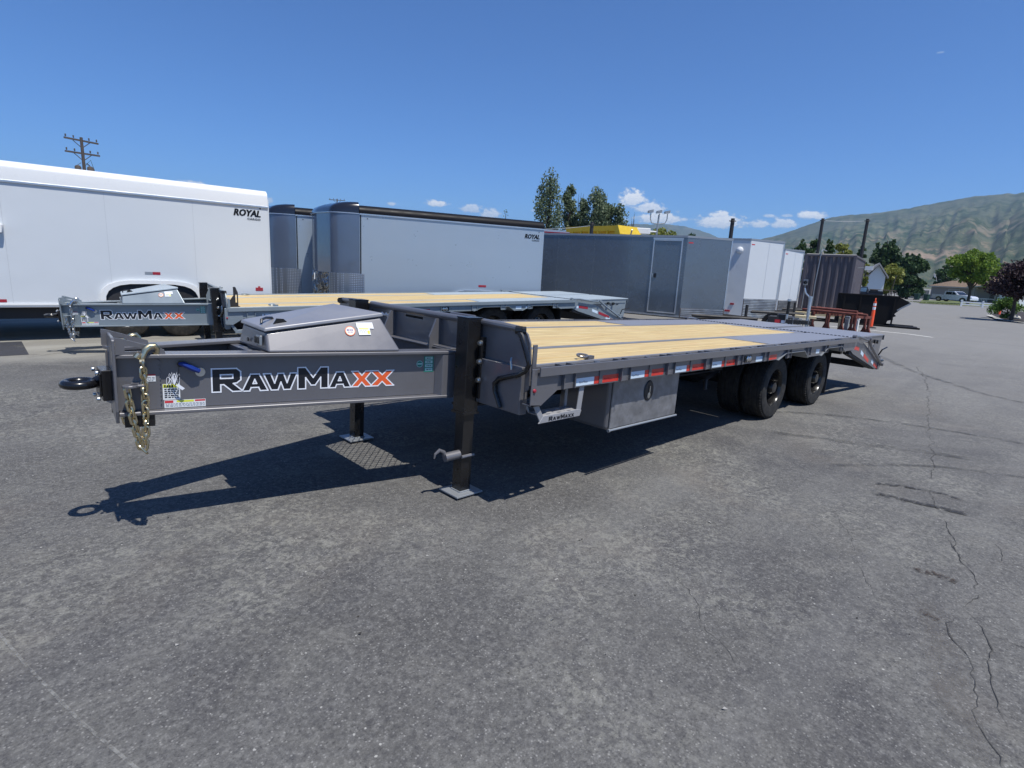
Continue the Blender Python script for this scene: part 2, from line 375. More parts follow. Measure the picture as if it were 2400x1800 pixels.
def make_tread(name, c0, c1, scale, rough=.35, metal=.9, strength=.6):
    mt, nt, b = nodes(name); ov = objvec(nt); N = nt.nodes; L = nt.links
    w = N.new('ShaderNodeTexVoronoi'); w.feature = 'F1'; w.inputs['Scale'].default_value = scale; w.inputs['Randomness'].default_value = 0; L.new(ov, w.inputs['Vector'])
    h = rng(nt, w.outputs['Distance'], .12, .42, 1, 0); L.new(mix(nt, h, c0, c1), b.inputs['Base Color'])
    setp(b, rough=rough, metal=metal); L.new(bump(nt, h, strength, .006), b.inputs['Normal']); return mt
tread_p = make_tread('diamond_plate', (.30,.32,.35), (.60,.63,.67), 26, .3, .85, .8)
tread_dk = make_tread('painted_tread', (.29,.29,.31), (.42,.41,.43), 40, .42, .3, .5)
door_m = paint('mottled_door_paint', (.17,.172,.18), .32, .3, .3, .75, dcol=(.36,.36,.37), dscale=7)  # blotchy gray with paler mottling over the door
step_m = paint('pale_step_paint', (.30,.30,.31), .55, .1, 0, .4)  # step in a paler gray than the charcoal frame
tread_lt = make_tread('painted_tread_pale', (.40,.46,.49), (.5,.55,.58), 40, .45, .15, .4)
def make_stone_guard():
    mt, nt, b = nodes('ribbed_aluminium'); ov = objvec(nt); n = tex_noise(nt, 2.2, 4, .6, vec=ov, stretch=(1, 1, 2))
    nt.links.new(mix(nt, rng(nt, n, .4, .62), (.42,.42,.43), (.72,.72,.70)), b.inputs['Base Color']); setp(b, rough=.35, metal=.85)
    return mt
guard_m = make_stone_guard()
def make_mirror():
    mt, nt, b = nodes('polished_steel'); ov = objvec(nt); setp(b, col=(.30,.31,.33), rough=.06, metal=1)
    nt.links.new(bump(nt, tex_noise(nt, 3.0, 3, .5, vec=ov), 1.0, .35), b.inputs['Normal']); return mt
mirror_m = make_mirror()
def make_tyre():
    mt, nt, b = nodes('tyre_rubber'); ov = objvec(nt)
    n = tex_noise(nt, 14, 5, .6, vec=ov); nt.links.new(mix(nt, rng(nt, n, .4, .7), (.008,.008,.008), (.034,.031,.027)), b.inputs['Base Color']); setp(b, rough=.8)
    nt.links.new(bump(nt, tex_noise(nt, 60, 3, .6, vec=ov), .3, .003), b.inputs['Normal']); return mt
tyre_m = make_tyre()
def make_leaf(name, c0, c1, c2, tr=.25):
    mt, nt, b = nodes(name); g = nt.nodes.new('ShaderNodeNewGeometry')
    rp = g.outputs['Random Per Island']; c = mix(nt, rng(nt, rp, 0, .6), c0, c1); c = mix(nt, rng(nt, rp, .75, 1), c, c2)
    nt.links.new(c, b.inputs['Base Color']); setp(b, rough=.6, spec=.3)
    t = nt.nodes.new('ShaderNodeBsdfTranslucent'); nt.links.new(c, t.inputs[0]); ms = nt.nodes.new('ShaderNodeMixShader'); ms.inputs[0].default_value = tr
    nt.links.new(b.outputs[0], ms.inputs[1]); nt.links.new(t.outputs[0], ms.inputs[2]); nt.links.new(ms.outputs[0], nt.nodes['Material Output'].inputs[0])
    return mt
leaf_poplar = make_leaf('poplar_leaf', (.08,.12,.06), (.15,.195,.11), (.25,.29,.19), .35)
leaf_dark = make_leaf('dark_leaf', (.022,.05,.02), (.05,.095,.032), (.09,.15,.05), .25)
leaf_bright = make_leaf('bright_leaf', (.09,.16,.02), (.16,.25,.03), (.25,.33,.05), .4)
leaf_yellow = make_leaf('yellow_green_leaf', (.12,.15,.03), (.24,.26,.06), (.34,.34,.1), .3)
leaf_purple = make_leaf('purple_leaf', (.02,.011,.014), (.04,.022,.026), (.07,.04,.045), .15)
leaf_bush = make_leaf('bush_leaf', (.05,.11,.02), (.1,.19,.035), (.18,.26,.06), .3)
grass_m = make_leaf('grass_blade', (.1,.14,.03), (.18,.2,.06), (.28,.26,.1), .2)
# ---------------------------------------------------------------- ground
def gz(x, y):
    k = -.13*exp(-((x-9)/6)**2)
    t = min(1, max(0, (y-3)/3)); s = min(1, max(0, (x-35)/90)); return k*(1-t*t*(3-2*t))-.62*s*s*(3-2*s)
def build_ground():
    xs = [-8000,-1500,-400,-120,-40,-20,-12]+[-10+i*.5 for i in range(0, 80)]+[32,36,42,50,60,70,80,90,100,112,125,140,300,900,3000,8000]
    ys = [-8000,-2000,-400,-100,-40,-20,-12]+[-10+i*.5 for i in range(0, 44)]+[14,18,25,40,80,200,600,2000,8000]
    b = MB(); n = len(ys)
    for x in xs:
        for y in ys: b.v.append((x, y, gz(x, y)))
    for i in range(len(xs)-1):
        for j in range(n-1): b.f.append([i*n+j, (i+1)*n+j, (i+1)*n+j+1, i*n+j+1]); b.mi.append(0)
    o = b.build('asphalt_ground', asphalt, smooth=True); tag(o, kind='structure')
build_ground()
def ribbon(name, pts, w, mat, z=.004, seg=.35, kind='structure'):
    """flat strip laid on the ground along pts"""
    P = [Vector((p[0], p[1])) for p in pts]; Q = []
    for i in range(len(P)-1):
        n = max(1, int((P[i+1]-P[i]).length/seg))
        for k in range(n): Q.append(P[i].lerp(P[i+1], k/n))
    Q.append(P[-1]); n = len(Q); vs = []; fs = []; W = w if isinstance(w, (list, tuple)) else None
    for i, q in enumerate(Q):
        t = (Q[min(i+1, n-1)]-Q[max(i-1, 0)]).normalized(); p = Vector((-t.y, t.x)); ww = w/2
        for s in (-1, 1): a = q+p*s*ww; vs.append((a.x, a.y, gz(a.x, a.y)+z))
    for i in range(n-1): fs.append((2*i, 2*i+2, 2*i+3, 2*i+1))
    b = MB(); b.add(vs, fs); o = b.build(name, mat); me = o.data; uv = me.uv_layers.new(name='uv')
    for li, l in enumerate(me.loops): uv.data[li].uv = ((l.vertex_index//2)/(n-1), l.vertex_index % 2)
    return tag(o, kind=kind)
def crack(pts, w=.006):
    Q = []; P = [Vector(p) for p in pts]
    for i in range(len(P)-1):
        n = max(2, int((P[i+1]-P[i]).length/.035))
        for k in range(n): Q.append(P[i].lerp(P[i+1], k/n))
    Q.append(P[-1]); o = random.random()*99; vs = []; fs = []
    for i, q in enumerate(Q):
        t = (Q[min(i+1, len(Q)-1)]-Q[max(i-1, 0)]).normalized(); p = Vector((-t.y, t.x))
        q = q+p*(noise.noise((i*.13, o, 0))*.07+noise.noise((i*.7, o, 5))*.018); ww = w*.3*(.2+1.6*abs(noise.noise((i*.3, o, 9))))*min(1, i/4+.1, (len(Q)-1-i)/4+.1)
        for s in (-1, 1): a = q+p*s*ww; vs.append((a.x, a.y, gz(a.x, a.y)+.003))
    for i in range(len(Q)-1): fs.append((2*i, 2*i+2, 2*i+3, 2*i+1))
    return vs, fs
cb = MB()
CR = [(((8.47,-.61),(5.51,-1.11),(4.01,-1.4),(3.31,-1.49)),.010),(((2.42,-1.69),(2.16,-1.78),(1.69,-1.9),(1.58,-1.99)),.007),(((2.01,-1.81),(1.9,-1.87),(1.48,-2.0),(1.3,-2.04)),.005),
      (((1.06,-1.98),(.9,-2.07),(.77,-2.12),(.61,-2.13),(.47,-2.17),(.26,-2.2),(.17,-2.23)),.007),(((.9,-1.99),(.58,-2.07),(.38,-2.13),(.17,-2.17),(-.07,-2.23)),.008),(((.86,-2.13),(.85,-2.18),(.86,-2.24),(.88,-2.5)),.006),
      (((2.16,-1.86),(2.15,-2.01),(1.97,-2.06),(1.81,-2.06)),.005),(((1.96,-1.86),(1.87,-1.98),(1.87,-2.05)),.004),(((2.64,-1.99),(2.5,-2.12),(2.3,-2.3)),.005),(((2.02,-2.1),(1.87,-2.17),(1.6,-2.4)),.005),
      (((1.2,-1.45),(1.0,-1.59),(.77,-1.7)),.003),(((1.83,-1.2),(1.52,-1.36),(1.24,-1.48)),.003),(((3.1,-1.5),(2.7,-1.62),(2.42,-1.69)),.005),(((14,-2),(12.2,.6),(11.4,1.6)),.012),(((12,.2),(10,-.3),(8.47,-.61)),.012),
      (((-1.9,7.4),(-.9,8.1),(.1,8.5)),.014),(((-.9,7.2),(-.55,9.3)),.014),(((-3,7.9),(1.4,7.1)),.010),(((1.3,-2.04),(1.06,-1.98)),.006),(((.2,-.9),(-.1,-1.2),(-.3,-1.5)),.003)]
for pts, w in CR: cb.add(*crack(pts, w*1.5))
tag(cb.build('pavement_cracks', crack_m), kind='stuff')
ribbon('tyre_skid_mark', [(4.4,.5),(4.95,.1),(5.23,-.2),(5.43,-.57),(5.62,-.96),(5.74,-1.43),(5.8,-1.9),(5.8,-2.6)], .13, tyre_mark, .004, .1)
ribbon('tyre_skid_mark', [(2.9,-.8),(3.16,-.98),(3.51,-1.2),(3.82,-1.46),(4.02,-1.74),(4.16,-2.01),(4.25,-2.5)], .085, tyre_mark, .005, .1)
ribbon('tyre_skid_mark', [(3.58,-.03),(3.78,-.38),(4.03,-.83),(4.32,-1.31),(4.5,-1.8)], .16, tyre_mark, .006, .1)
ribbon('tyre_skid_mark', [(13,1.2),(11,.1),(9.4,-1.2),(8.6,-2.8)], .16, tyre_mark, .006)
ribbon('oil_streak', [(2.74,-1.20),(2.88,-1.38),(2.96,-1.6),(2.93,-1.76)], .055, oil_m, .007, .04)
ribbon('oil_streak', [(2.48,-1.26),(2.52,-1.43),(2.57,-1.63),(2.6,-1.84)], .085, oil_m, .008, .04)
ribbon('brown_stain', [(1.30,-1.75),(1.34,-1.83),(1.33,-1.95)], .07, stain_m, .006, .03)
ribbon('brown_stain', [(.86,-1.86),(.83,-1.88),(.80,-1.94)], .05, stain_m, .006, .03)
ribbon('brown_stain', [(.98,-1.88),(.46,-2.02),(-.12,-2.16)], .16, dirt_lane, .005, .1)
ribbon('dust_line', [(-2.45,.9),(-2.39,.56),(-2.32,.25),(-2.22,-.15),(-2.13,-.44),(-1.95,-1.0)], .012, dust_m, .005, .1)
ribbon('dark_rectangle', [(-4.5,8.35),(-1.85,8.35)], 1.35, patch_m, .005)  # dark rectangle laid flat on the ground
ribbon('painted_line', [(19.7,4.4),(19.8,3.3),(19.84,1.9),(19.5,1.2)], .14, line_m, .005)
ribbon('painted_line', [(19.6,1.1),(19.62,-.2),(19.5,-1.6)], .10, dust_m, .005)
def debris():
    R = random.Random(5); b = MB(); c = MB()
    for i in range(520):
        a = YAW+R.uniform(-.78, .62); d = .9+abs(R.gauss(0, 1))*3.2
        x, y = CAM.x+d*cos(a), CAM.y+d*sin(a); r = R.uniform(.002, .0055)*(1 if R.random() < .93 else 2.2)
        m = b if R.random() < .8 else c
        vs = [Vector((R.gauss(0,1), R.gauss(0,1), R.gauss(0,.6))).normalized()*r for _ in range(4)]
        z = gz(x, y)+r*.5; m.add([(x+v.x, y+v.y, z+v.z) for v in vs], [(0,1,2),(0,2,3),(0,3,1),(1,3,2)])
    tag(b.build('pale_grit', pebble_m), kind='stuff'); tag(c.build('dark_grit', dark_bit), kind='stuff')
debris()

# ---------------------------------------------------------------- lettering
GL = {'R': (1.17, [(0,0),(0,1),(.98,1),(1.14,.86),(1.14,.50),(.98,.37),(.84,.35),(1.22,0),(.80,0),(.46,.31),(.34,.31),(.34,0)], [[(.34,.58),(.34,.74),(.82,.74),(.82,.58)]]),
      'A': (1.32, [(0,0),(.44,1),(.88,1),(1.32,0),(.92,0),(.84,.2),(.46,.2),(.38,0)], [[(.56,.44),(.74,.44),(.65,.68)]]),
      'W': (1.8, [(0,1),(.38,1),(.58,.42),(.76,1),(1.06,1),(1.24,.42),(1.42,1),(1.8,1),(1.42,0),(1.06,0),(.91,.46),(.76,0),(.40,0)], []),
      'M': (1.34, [(0,0),(0,1),(.34,1),(.67,.52),(1.0,1),(1.34,1),(1.34,0),(1.0,0),(1.0,.52),(.76,.16),(.58,.16),(.34,.52),(.34,0)], []),
      'X': (1.3, [(0,0),(.42,.5),(.02,1),(.42,1),(.65,.72),(.88,1),(1.28,1),(.88,.5),(1.3,0),(.88,0),(.65,.28),(.42,0)], [])}
def lettering(parent, M, lay, fill, xfill, edge, ow, solid=False):
    """lay: list of (char, u0, u1, z0, z1); M maps (u, w, z), letters lie at w=0 facing -w"""
    for ch, u0, u1, z0, z1 in lay:
        wd, outer, holes = GL[ch]; sx = (u1-u0)/wd; sz = z1-z0
        o2 = [(u0+a*sx, z0+b*sz) for a, b in outer]; h2 = [[(u0+a*sx, z0+b*sz) for a, b in h] for h in holes]
        b = MB(); b.M = M; b.prism(o2, 'y', -.0012, -.0002, 0, h2)
        if not solid:
            for lp in [o2]+h2:
                k = len(lp)
                for i in range(k):
                    p = Vector(lp[i]); q = Vector(lp[(i+1) % k]); d = (q-p).normalized(); n = Vector((-d.y, d.x))*ow/2; e = d*ow/2
                    w = -.0018-.00003*(i % 5)
                    b.add([(c.x, w, c.y) for c in (p-e-n, q+e-n, q+e+n, p-e+n)], [(0,1,2,3)], 1)
        b.build('letter', [xfill if ch == 'X' else fill, edge], parent)
_fc = {}
def text_obj(body, size, mat, parent, M, bold=.0, shear=0., name='lettering', align='LEFT', sx=1.0):
    key = (body, size, bold, shear, align)
    if key not in _fc:
        cu = bpy.data.curves.new('text', 'FONT'); cu.body = body; cu.size = size; cu.offset = bold; cu.shear = shear; cu.align_x = align; cu.extrude = .0006; cu.resolution_u = 2
        t = bpy.data.objects.new('t', cu); COL.objects.link(t); dg = bpy.context.evaluated_depsgraph_get(); dg.update()
        me = bpy.data.meshes.new_from_object(t.evaluated_get(dg)); bpy.data.objects.remove(t); _fc[key] = me
    me = _fc[key].copy(); me.materials.clear(); me.materials.append(mat)
    me.transform(M @ Matrix(((sx,0,0,0),(0,0,-1,0),(0,1,0,0),(0,0,0,1))))
    o = bpy.data.objects.new(name, me); COL.objects.link(o); o.parent = parent; return o

# ---------------------------------------------------------------- flatbed equipment trailer
W = 2.59
def bar_text(b, x0, x1, z, h, y, rnd, mi):
    """tiny print: a row of small dark dashes"""
    x = x0
    while x < x1-.004:
        l = rnd.uniform(.006, .016); l = min(l, x1-x); b.box(x, y-.0004, z, x+l, y, z+h, mi); x += l+.004
def make_flatbed(pf, label, group, P, PT, TD, BK, chain_m, xp, xh, wd, xr, jack_foot, tape_red, main):
    T = empty('flatbed_trailer', label=label, cat='trailer', group=group)
    mir = lambda y: W-y
    R = random.Random(11)
    # ---- tongue beams
    L0 = 1.846
    def beam(side):
        p0 = Vector((-1.87, 1.11, 0)); p1 = Vector((-.07, .70, 0)); u = (p1-p0).normalized(); w = Vector((-u.y, u.x, 0))
        if side: p0.y = mir(p0.y); u = Vector((u.x, -u.y, 0)); w = Vector((-w.x, -w.y*1, 0)); w = Vector((-u.y, u.x, 0))*-1
        return frame(p0, u, w)
    beams = []
    for side in (0, 1):
        M = beam(side); b = MB(); b.M = M
        b.box(0, .055, .6455, L0, .066, .923)
        b.box(0, 0, .923, L0, .122, .942); b.box(0, 0, .627, L0, .122, .6455)
        o = b.build('tongue_beam', P, T, bevel=.003); beams.append((o, M))
        e = MB(); e.M = M
        e.prism([(L0-.122, .054), (L0-.085, .004), (L0+.005, .004), (L0+.005, .054)], 'z', .632, .921)
        e.build('end_block', P, o, bevel=.003)
        d = MB(); d.M = M
        pts = [(-.005, .648), (-.005, .92), (.165, .92), (.185, .90)]+[(.185-.007*(i % 2), .89-.0105*i) for i in range(22)]+[(.18, .648)]
        d.prism(pts, 'y', .046, .0555); d.build('doubler_plate', P, o)
        d = MB(); d.M = M; d.box(.02, .012, .566, .15, .1, .626); d.build('stop_block', BK, o)
        br = MB(); br.M = M
        br.box(.055, -.035, .783, .13, .046, .795); br.cyl((.055, -.03, .783), (.055, -.03, .795), .035, n=14); br.box(.10, .0, .735, .125, .046, .783)
        br.build('chain_bracket', P, o, bevel=.002)
    nb, M = beams[0]
    base = M @ Matrix.Translation((0, .0549, 0))
    lay = [('R',.418,.565,.722,.852),('A',.566,.700,.7205,.817),('W',.677,.860,.7205,.817),('M',.862,1.036,.7195,.848),('A',1.040,1.172,.7185,.815),('X',1.174,1.305,.7185,.816),('X',1.292,1.446,.7185,.816)]
    lettering(nb, base, lay, ink, orange_st, white_v, .0072)
    # stickers on the web
    def stick(parts, name='sticker', par=nb, mm=base):
        b = MB(); b.M = mm; mats = []
        for mt, x0, z0, x1, z1, k in parts:
            if mt not in mats: mats.append(mt)
            b.box(x0, -.0012-.0004*k, z0, x1, -.0002, z1, mats.index(mt))
        return b, mats
    b, ms = stick([(sticker,.19,.692,.268,.777,0),(yellow_st,.1915,.757,.262,.7755,1)]); ms.append(ink); k = len(ms)-1
    for z in (.745,.734,.723,.712,.702): bar_text(b, .197, .262, z, .006, -.0016, R, k)
    for j, x in enumerate((.197,.208,.219,.230)): b.box(x, -.0024, .759, x+.007, -.0016, .772, k)
    b.build('warning_label', ms, nb)
    b, ms = stick([(sticker,.194,.648,.385,.689,0),(red_st,.196,.674,.235,.687,1),(yellow_st,.25,.676,.33,.687,1),(red_st,.335,.678,.383,.687,1)]); ms.append(trim_g); k = len(ms)-1
    for z in (.668,.661,.654): bar_text(b, .2, .38, z, .003, -.0016, R, k)
    b.build('warning_label', ms, nb)
    b, ms = stick([(sticker,.098,.795,.16,.832,0),(red_st,.098,.826,.16,.833,1)]); b.M = M @ Matrix.Translation((0, .0455, 0)); b = MB(); b.M = M @ Matrix.Translation((0, .0455, 0))
    b.box(.098, -.0012, .795, .162, -.0002, .832, 0); b.box(.098, -.0016, .826, .162, -.0012, .833, 1)
    for z in (.815,.807,.799): bar_text(b, .102, .158, z, .004, -.0016, R, 2)
    b.build('warning_label', [sticker, red_st, trim_g], nb)
    b = MB(); b.M = base
    b.box(1.648, -.0012, .798, 1.716, -.0002, .903, 0)
    for i in range(4): b.box(1.656, -.0018, .805+i*.025, 1.708, -.0012, .824+i*.025, 1); bar_text(b, 1.666, 1.70, .812+i*.025, .005, -.0018, R, 2)
    b.lathe([(.022, -.0012), (.0, -.0013)], (1.618, 0, .852), 'y', 20, 1); b.lathe([(.019, -.0016), (.0, -.0017)], (1.618, 0, .852), 'y', 20, 0); b.box(1.602, -.002, .848, 1.634, -.0017, .857, 1)
    b.build('rating_label', [green_st, mint_st, ink], nb)
    # breakaway lead, tag with looped wire
    b = MB(); b.M = M
    b.cyl((.365, .054, .838), (.365, .044, .838), .024, n=16, mi=1); b.tube([(.27,.04,.888),(.29,.03,.884),(.33,.02,.862),(.36,.03,.845)], [.012,.014,.014,.012], 8, mi=0); b.cyl((.275,.05,.885), (.275,.03,.885), .016, n=10, mi=2)
    b.build('breakaway_switch', [blue_pl, chrome, BK], nb, smooth=True)
    b = MB(); b.M = M
    for a in (-.9, -.45, 0, .45): 
        b.tube([(.245+.035*sin(a)*t*1.3+.012*sin(3.1*t)*(1 if s else -1), .03, .775+.07*sin(t*pi)*cos(a)) for s in (0, 1) for t in ([i/6 for i in range(7)] if not s else [1-i/6 for i in range(7)])], .0013, 5, mi=0)
    b.tube([(.27,.035,.885),(.265,.02,.85),(.268,.02,.82),(.245,.025,.775)], .0016, 5, mi=2)
    b.hexa([(.248,.02,.775),(.262,.02,.782),(.262,.022,.782),(.248,.022,.775),(.278,.02,.748),(.290,.02,.757),(.290,.022,.757),(.278,.022,.748)], 1)
    b.build('key_tag', [white_v, white_v, BK], nb)
    # ---- nose plate, gussets, ring
    b = MB(); b.M = Matrix.Translation((-1.872,1.085,0)) @ Matrix.Rotation(-.10, 4, 'Z'); b.prism([(.02,.595),(0,.66),(0,1.018),(.02,1.03),(.38,1.012),(.40,1.0),(.40,.66),(.38,.595)], 'x', -.014, 0); b.build('nose_plate', P, T, bevel=.003)
    for s in (0, 1):
        b = MB(); y0, y1 = (1.105, 1.117) if not s else (mir(1.117), mir(1.105))
        b.prism([(-1.872,.9425),(-1.872,1.028),(-1.85,1.026),(-1.66,.962),(-1.655,.9425)], 'y', y0, y1, holes=[[(-1.83,.958),(-1.83,.985),(-1.77,.978),(-1.745,.958)]]); b.build('nose_gusset', P, T)
    b = MB(); b.box(-1.915, 1.22, .69, -1.862, 1.37, .848); b.box(-1.925, 1.235, .71, -1.915, 1.355, .83)
    for y, z in ((1.235,.70),(1.355,.70),(1.235,.835),(1.355,.835)): b.cyl((-1.94, y, z), (-1.925, y, z), .012, n=6, mi=1)
    b.build('coupler_bracket', [BK, chrome], T, bevel=.003)
    b = MB(); c = Vector((-1.998, 1.295, .776))
    b.tube([(c.x+.062*cos(2*pi*i/28), c.y+.062*sin(2*pi*i/28), c.z) for i in range(28)], .0215, 12, closed=True)
    b.tube([(-1.945,1.295,.776),(-1.93,1.295,.778),(-1.91,1.295,.78)], [.024,.032,.05], 12)
    b.build('pintle_ring', BK, T, smooth=True)
    # ---- chains
    link_me = []
    def link_mesh():
        b = MB(); n = 14; pts = []
        for i in range(n):
            a = 2*pi*i/n; pts.append((.0125*cos(a), 0, .0125*sin(a)+(.014 if sin(a) > 0 else -.014)))
        b.tube(pts, .0052, 6, closed=True); o = b.build('link', chain_m, None, smooth=True); me = o.data; bpy.data.objects.remove(o); return me
    lm = link_mesh()
    for side in (0, 1):
        Mb = beams[side][1]; hk = MB(); hk.M = Mb
        hk.tube([(.11,-.02,.915),(.115,-.02,.938),(.125,-.008,.965),(.145,.0,.985),(.165,.005,.988),(.178,.01,.972),(.176,.012,.95),(.16,.015,.943)], [.009,.013,.016,.016,.015,.013,.011,.007], 10)
        hk.cyl((.085,-.02,.93), (.10,-.016,.95), .017, n=10); hk.tube([(.10,-.02,.912),(.12,-.02,.912)], .014, 8)
        ch = hk.build('safety_chain', chain_m, T, smooth=True)
        path = [Vector(p) for p in ((.112,-.022,.905),(.114,-.024,.80),(.114,-.026,.70),(.113,-.028,.60),(.107,-.03,.51),(.096,-.03,.452),(.084,-.03,.468),(.07,-.032,.55),(.058,-.033,.63),(.048,-.033,.71),(.042,-.034,.775))]
        if side: path = [p+Vector((.02, 0, .015)) for p in path]
        seg = [(path[i+1]-path[i]).length for i in range(len(path)-1)]; tot = sum(seg); n = int(tot/.0335)
        for k in range(n):
            d = tot*(k+.5)/n; i = 0
            while d > seg[i]: d -= seg[i]; i += 1
            p = path[i].lerp(path[i+1], d/seg[i]); t = (Mb.to_3x3() @ (path[i+1]-path[i])).normalized()
            q = t.to_track_quat('Z', 'Y').to_matrix() @ Matrix.Rotation(radians(22 if k % 2 else 112)+R.uniform(-.25,.25), 3, 'Z')
            o = bpy.data.objects.new('link', lm); COL.objects.link(o); o.parent = ch; o.matrix_basis = Matrix.Translation(Mb @ p) @ q.to_4x4() @ Matrix.Scale(1.12, 4)
    # ---- cross bars of the tongue, expanded metal shelf
    b = MB(); b.box(-1.215, 1.03, .86, -1.165, mir(1.03), .921); b.box(-1.215, 1.03, .646, -1.165, mir(1.03), .70); b.box(-1.245, 1.12, .90, -1.215, 1.26, .938); b.build('tongue_crossbar', P, T, bevel=.003)
    b = MB(); z = .665; b.box(-.40, .90, z-.03, -.37, mir(.90), z+.01)
    nx, ny = 6, 14; x0, x1, y0, y1 = -.37, -.022, .84, mir(.84)
    def seg2(p, q, w=.0042):
        p, q = Vector(p), Vector(q); d = (q-p).normalized(); n = Vector((-d.y, d.x, 0))*w/2
        b.add([p-n, q-n, q+n, p+n, p-n+Vector((0,0,.004)), q-n+Vector((0,0,.004)), q+n+Vector((0,0,.004)), p+n+Vector((0,0,.004))], [(0,3,2,1),(4,5,6,7),(0,1,5,4),(2,3,7,6)])
    for i in range(nx):
        for j in range(ny):
            cx, cy = x0+(x1-x0)*(i+.5)/nx, y0+(y1-y0)*(j+.5)/ny; hx, hy = (x1-x0)/nx/2, (y1-y0)/ny/2
            for a, c2 in (((cx-hx,cy,z),(cx,cy-hy,z)),((cx,cy-hy,z),(cx+hx,cy,z)),((cx+hx,cy,z),(cx,cy+hy,z)),((cx,cy+hy,z),(cx-hx,cy,z))): seg2(a, c2)
    tag(b.build('expanded_metal_shelf', BK, T), kind='stuff')
    # tongue floor under the box
    b = MB(); b.hexa([(-1.17,1.04,.640),(-.385,.88,.640),(-.385,mir(.88),.640),(-1.17,mir(1.04),.640),(-1.17,1.04,.6445),(-.385,.88,.6445),(-.385,mir(.88),.6445),(-1.17,mir(1.04),.6445)]); b.build('tongue_floor', BK, T)
    # ---- tongue tool box
    NBF,NBR,FBR,FBF = (-1.185,.972,.944),(-.43,.795,.944),(-.50,1.345,.944),(-1.20,1.40,.944)
    NTF,NTR,FTR,FTF = (-1.176,1.030,1.050),(-.505,.925,1.146),(-.655,1.262,1.168),(-1.183,1.368,1.062)
    b = MB(); b.hexa([NBF,NBR,FBR,FBF,NTF,NTR,FTR,FTF]); b.hexa([(-1.15,1.13,.70),(-.46,.98,.70),(-.53,1.32,.70),(-1.16,1.38,.70),(-1.15,1.13,.944),(-.46,.98,.944),(-.53,1.32,.944),(-1.16,1.38,.944)])
    box = b.build('tongue_toolbox', P, T, bevel=.012, segs=3)
    def lift(p, dx, dy, dz): return (p[0]+dx, p[1]+dy, p[2]+dz)
    b = MB(); b.hexa([lift(NTF,-.012,-.014,.004),lift(NTR,.012,-.014,.004),lift(FTR,.012,.014,.004),lift(FTF,-.012,.014,.004),lift(NTF,-.009,-.01,.026),lift(NTR,.008,-.01,.028),lift(FTR,.004,.008,.034),lift(FTF,-.006,.008,.026)])
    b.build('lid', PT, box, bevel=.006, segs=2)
    b = MB(); b.box(-1.206, 1.035, .975, -1.192, 1.095, 1.03, 0); b.box(-1.209, 1.05, .985, -1.206, 1.075, 1.02, 1); b.lathe([(.02,-.012),(.0,-.013)], (-1.197, 1.098, 1.002), 'x', 12, 1); b.cyl((-1.203, 1.24, .985), (-1.196, 1.24, .985), .012, n=12, mi=2)
    b.build('latch', [chrome, black, BK], box, bevel=.002)
    b = MB(); b.tube([(-1.165,1.12,1.092),(-1.16,1.13,1.112),(-1.12,1.17,1.118),(-1.075,1.20,1.115),(-1.065,1.205,1.10)], .008, 8); b.prism([(-1.12,1.092),(-1.10,1.125),(-1.06,1.122),(-1.035,1.10)], 'y', 1.06, 1.068); b.build('lid_stop', black, box)
    # stickers on its near side
    o_ = Vector(NBF); uu = (Vector(NBR)-o_).normalized(); up = (Vector(NTF)-o_).normalized(); ww = uu.cross(up).normalized()*-1; up = uu.cross(ww)*-1
    if up.z < 0: up = -up
    Mb = Matrix((uu, ww, up)).transposed().to_4x4(); Mb.translation = o_-ww*.001
    fy = -.012 if not main else -.006
    b = MB(); b.M = Mb @ Matrix.Translation((0, -.004, 0))
    b.lathe([(.031,-.001),(.0,-.0011)], (.47, 0, .132), 'y', 24, 0); b.lathe([(.027,-.0016),(.0,-.0017)], (.47, 0, .132), 'y', 24, 1)
    bar_text(b, .45, .49, .133, .009, -.0017, R, 2); bar_text(b, .455, .487, .122, .004, -.0017, R, 2)
    b.build('round_label', [orange_st, cream_st, purple_st], box)
    b = MB(); b.M = Mb @ Matrix.Translation((0, -.004, 0)); b.hexa([(.512,-.001,.155),(.618,-.001,.148),(.618,0,.148),(.512,0,.155),(.510,-.001,.187),(.612,-.001,.190),(.612,0,.190),(.510,0,.187)], 0)
    b.hexa([(.522,-.002,.105),(.595,-.002,.107),(.595,0,.107),(.522,0,.105),(.515,-.002,.158),(.59,-.002,.158),(.59,0,.158),(.515,0,.158)], 0)
    b.box(.525,-.0026,.143,.585,-.002,.15,1); b.box(.575,-.0026,.113,.59,-.002,.135,1)
    for z in (.135,.127,.119): bar_text(b, .53, .57, z, .003, -.0024, R, 2)
    b.build('paper_label', [sticker, yellow_st, trim_g], box)
    # ---- bulkhead
    b = MB(); b.box(-.02, .12, .630, .045, mir(.12), .925); b.build('front_crossbeam', P, T, bevel=.004)
    b = MB(); b.box(-.05, .66, .9255, .055, mir(.66), .938); b.box(-.045, .78, .938, .02, 1.05, .948); b.build('bulkhead_ledge', P, T, bevel=.003)
    b = MB(); b.prism([(.64,.938),(.64,1.135),(mir(.64),1.135),(mir(.64),.938)], 'x', .024, .032, holes=[[(1.22,1.095),(1.22,1.115),(1.46,1.115),(1.46,1.095)]])
    b.build('bulkhead_panel', P, T)
    b = MB(); b.tube([(.022,.645,1.15),(.022,mir(.645),1.15)], .024, 14); b.tube([(.05,.66,1.175),(.05,.92,1.175)], .009, 8); b.build('bulkhead_tube', P, T, smooth=True)
    for ya in (1.585, mir(1.60)): b = MB(); b.prism([(.024,.94),(.024,1.128),(-.02,1.128),(-.075,1.0),(-.075,.64),(-.021,.64),(-.021,.94)], 'y', ya, ya+.015); b.build('bulkhead_rib', P, T)
    b = MB()
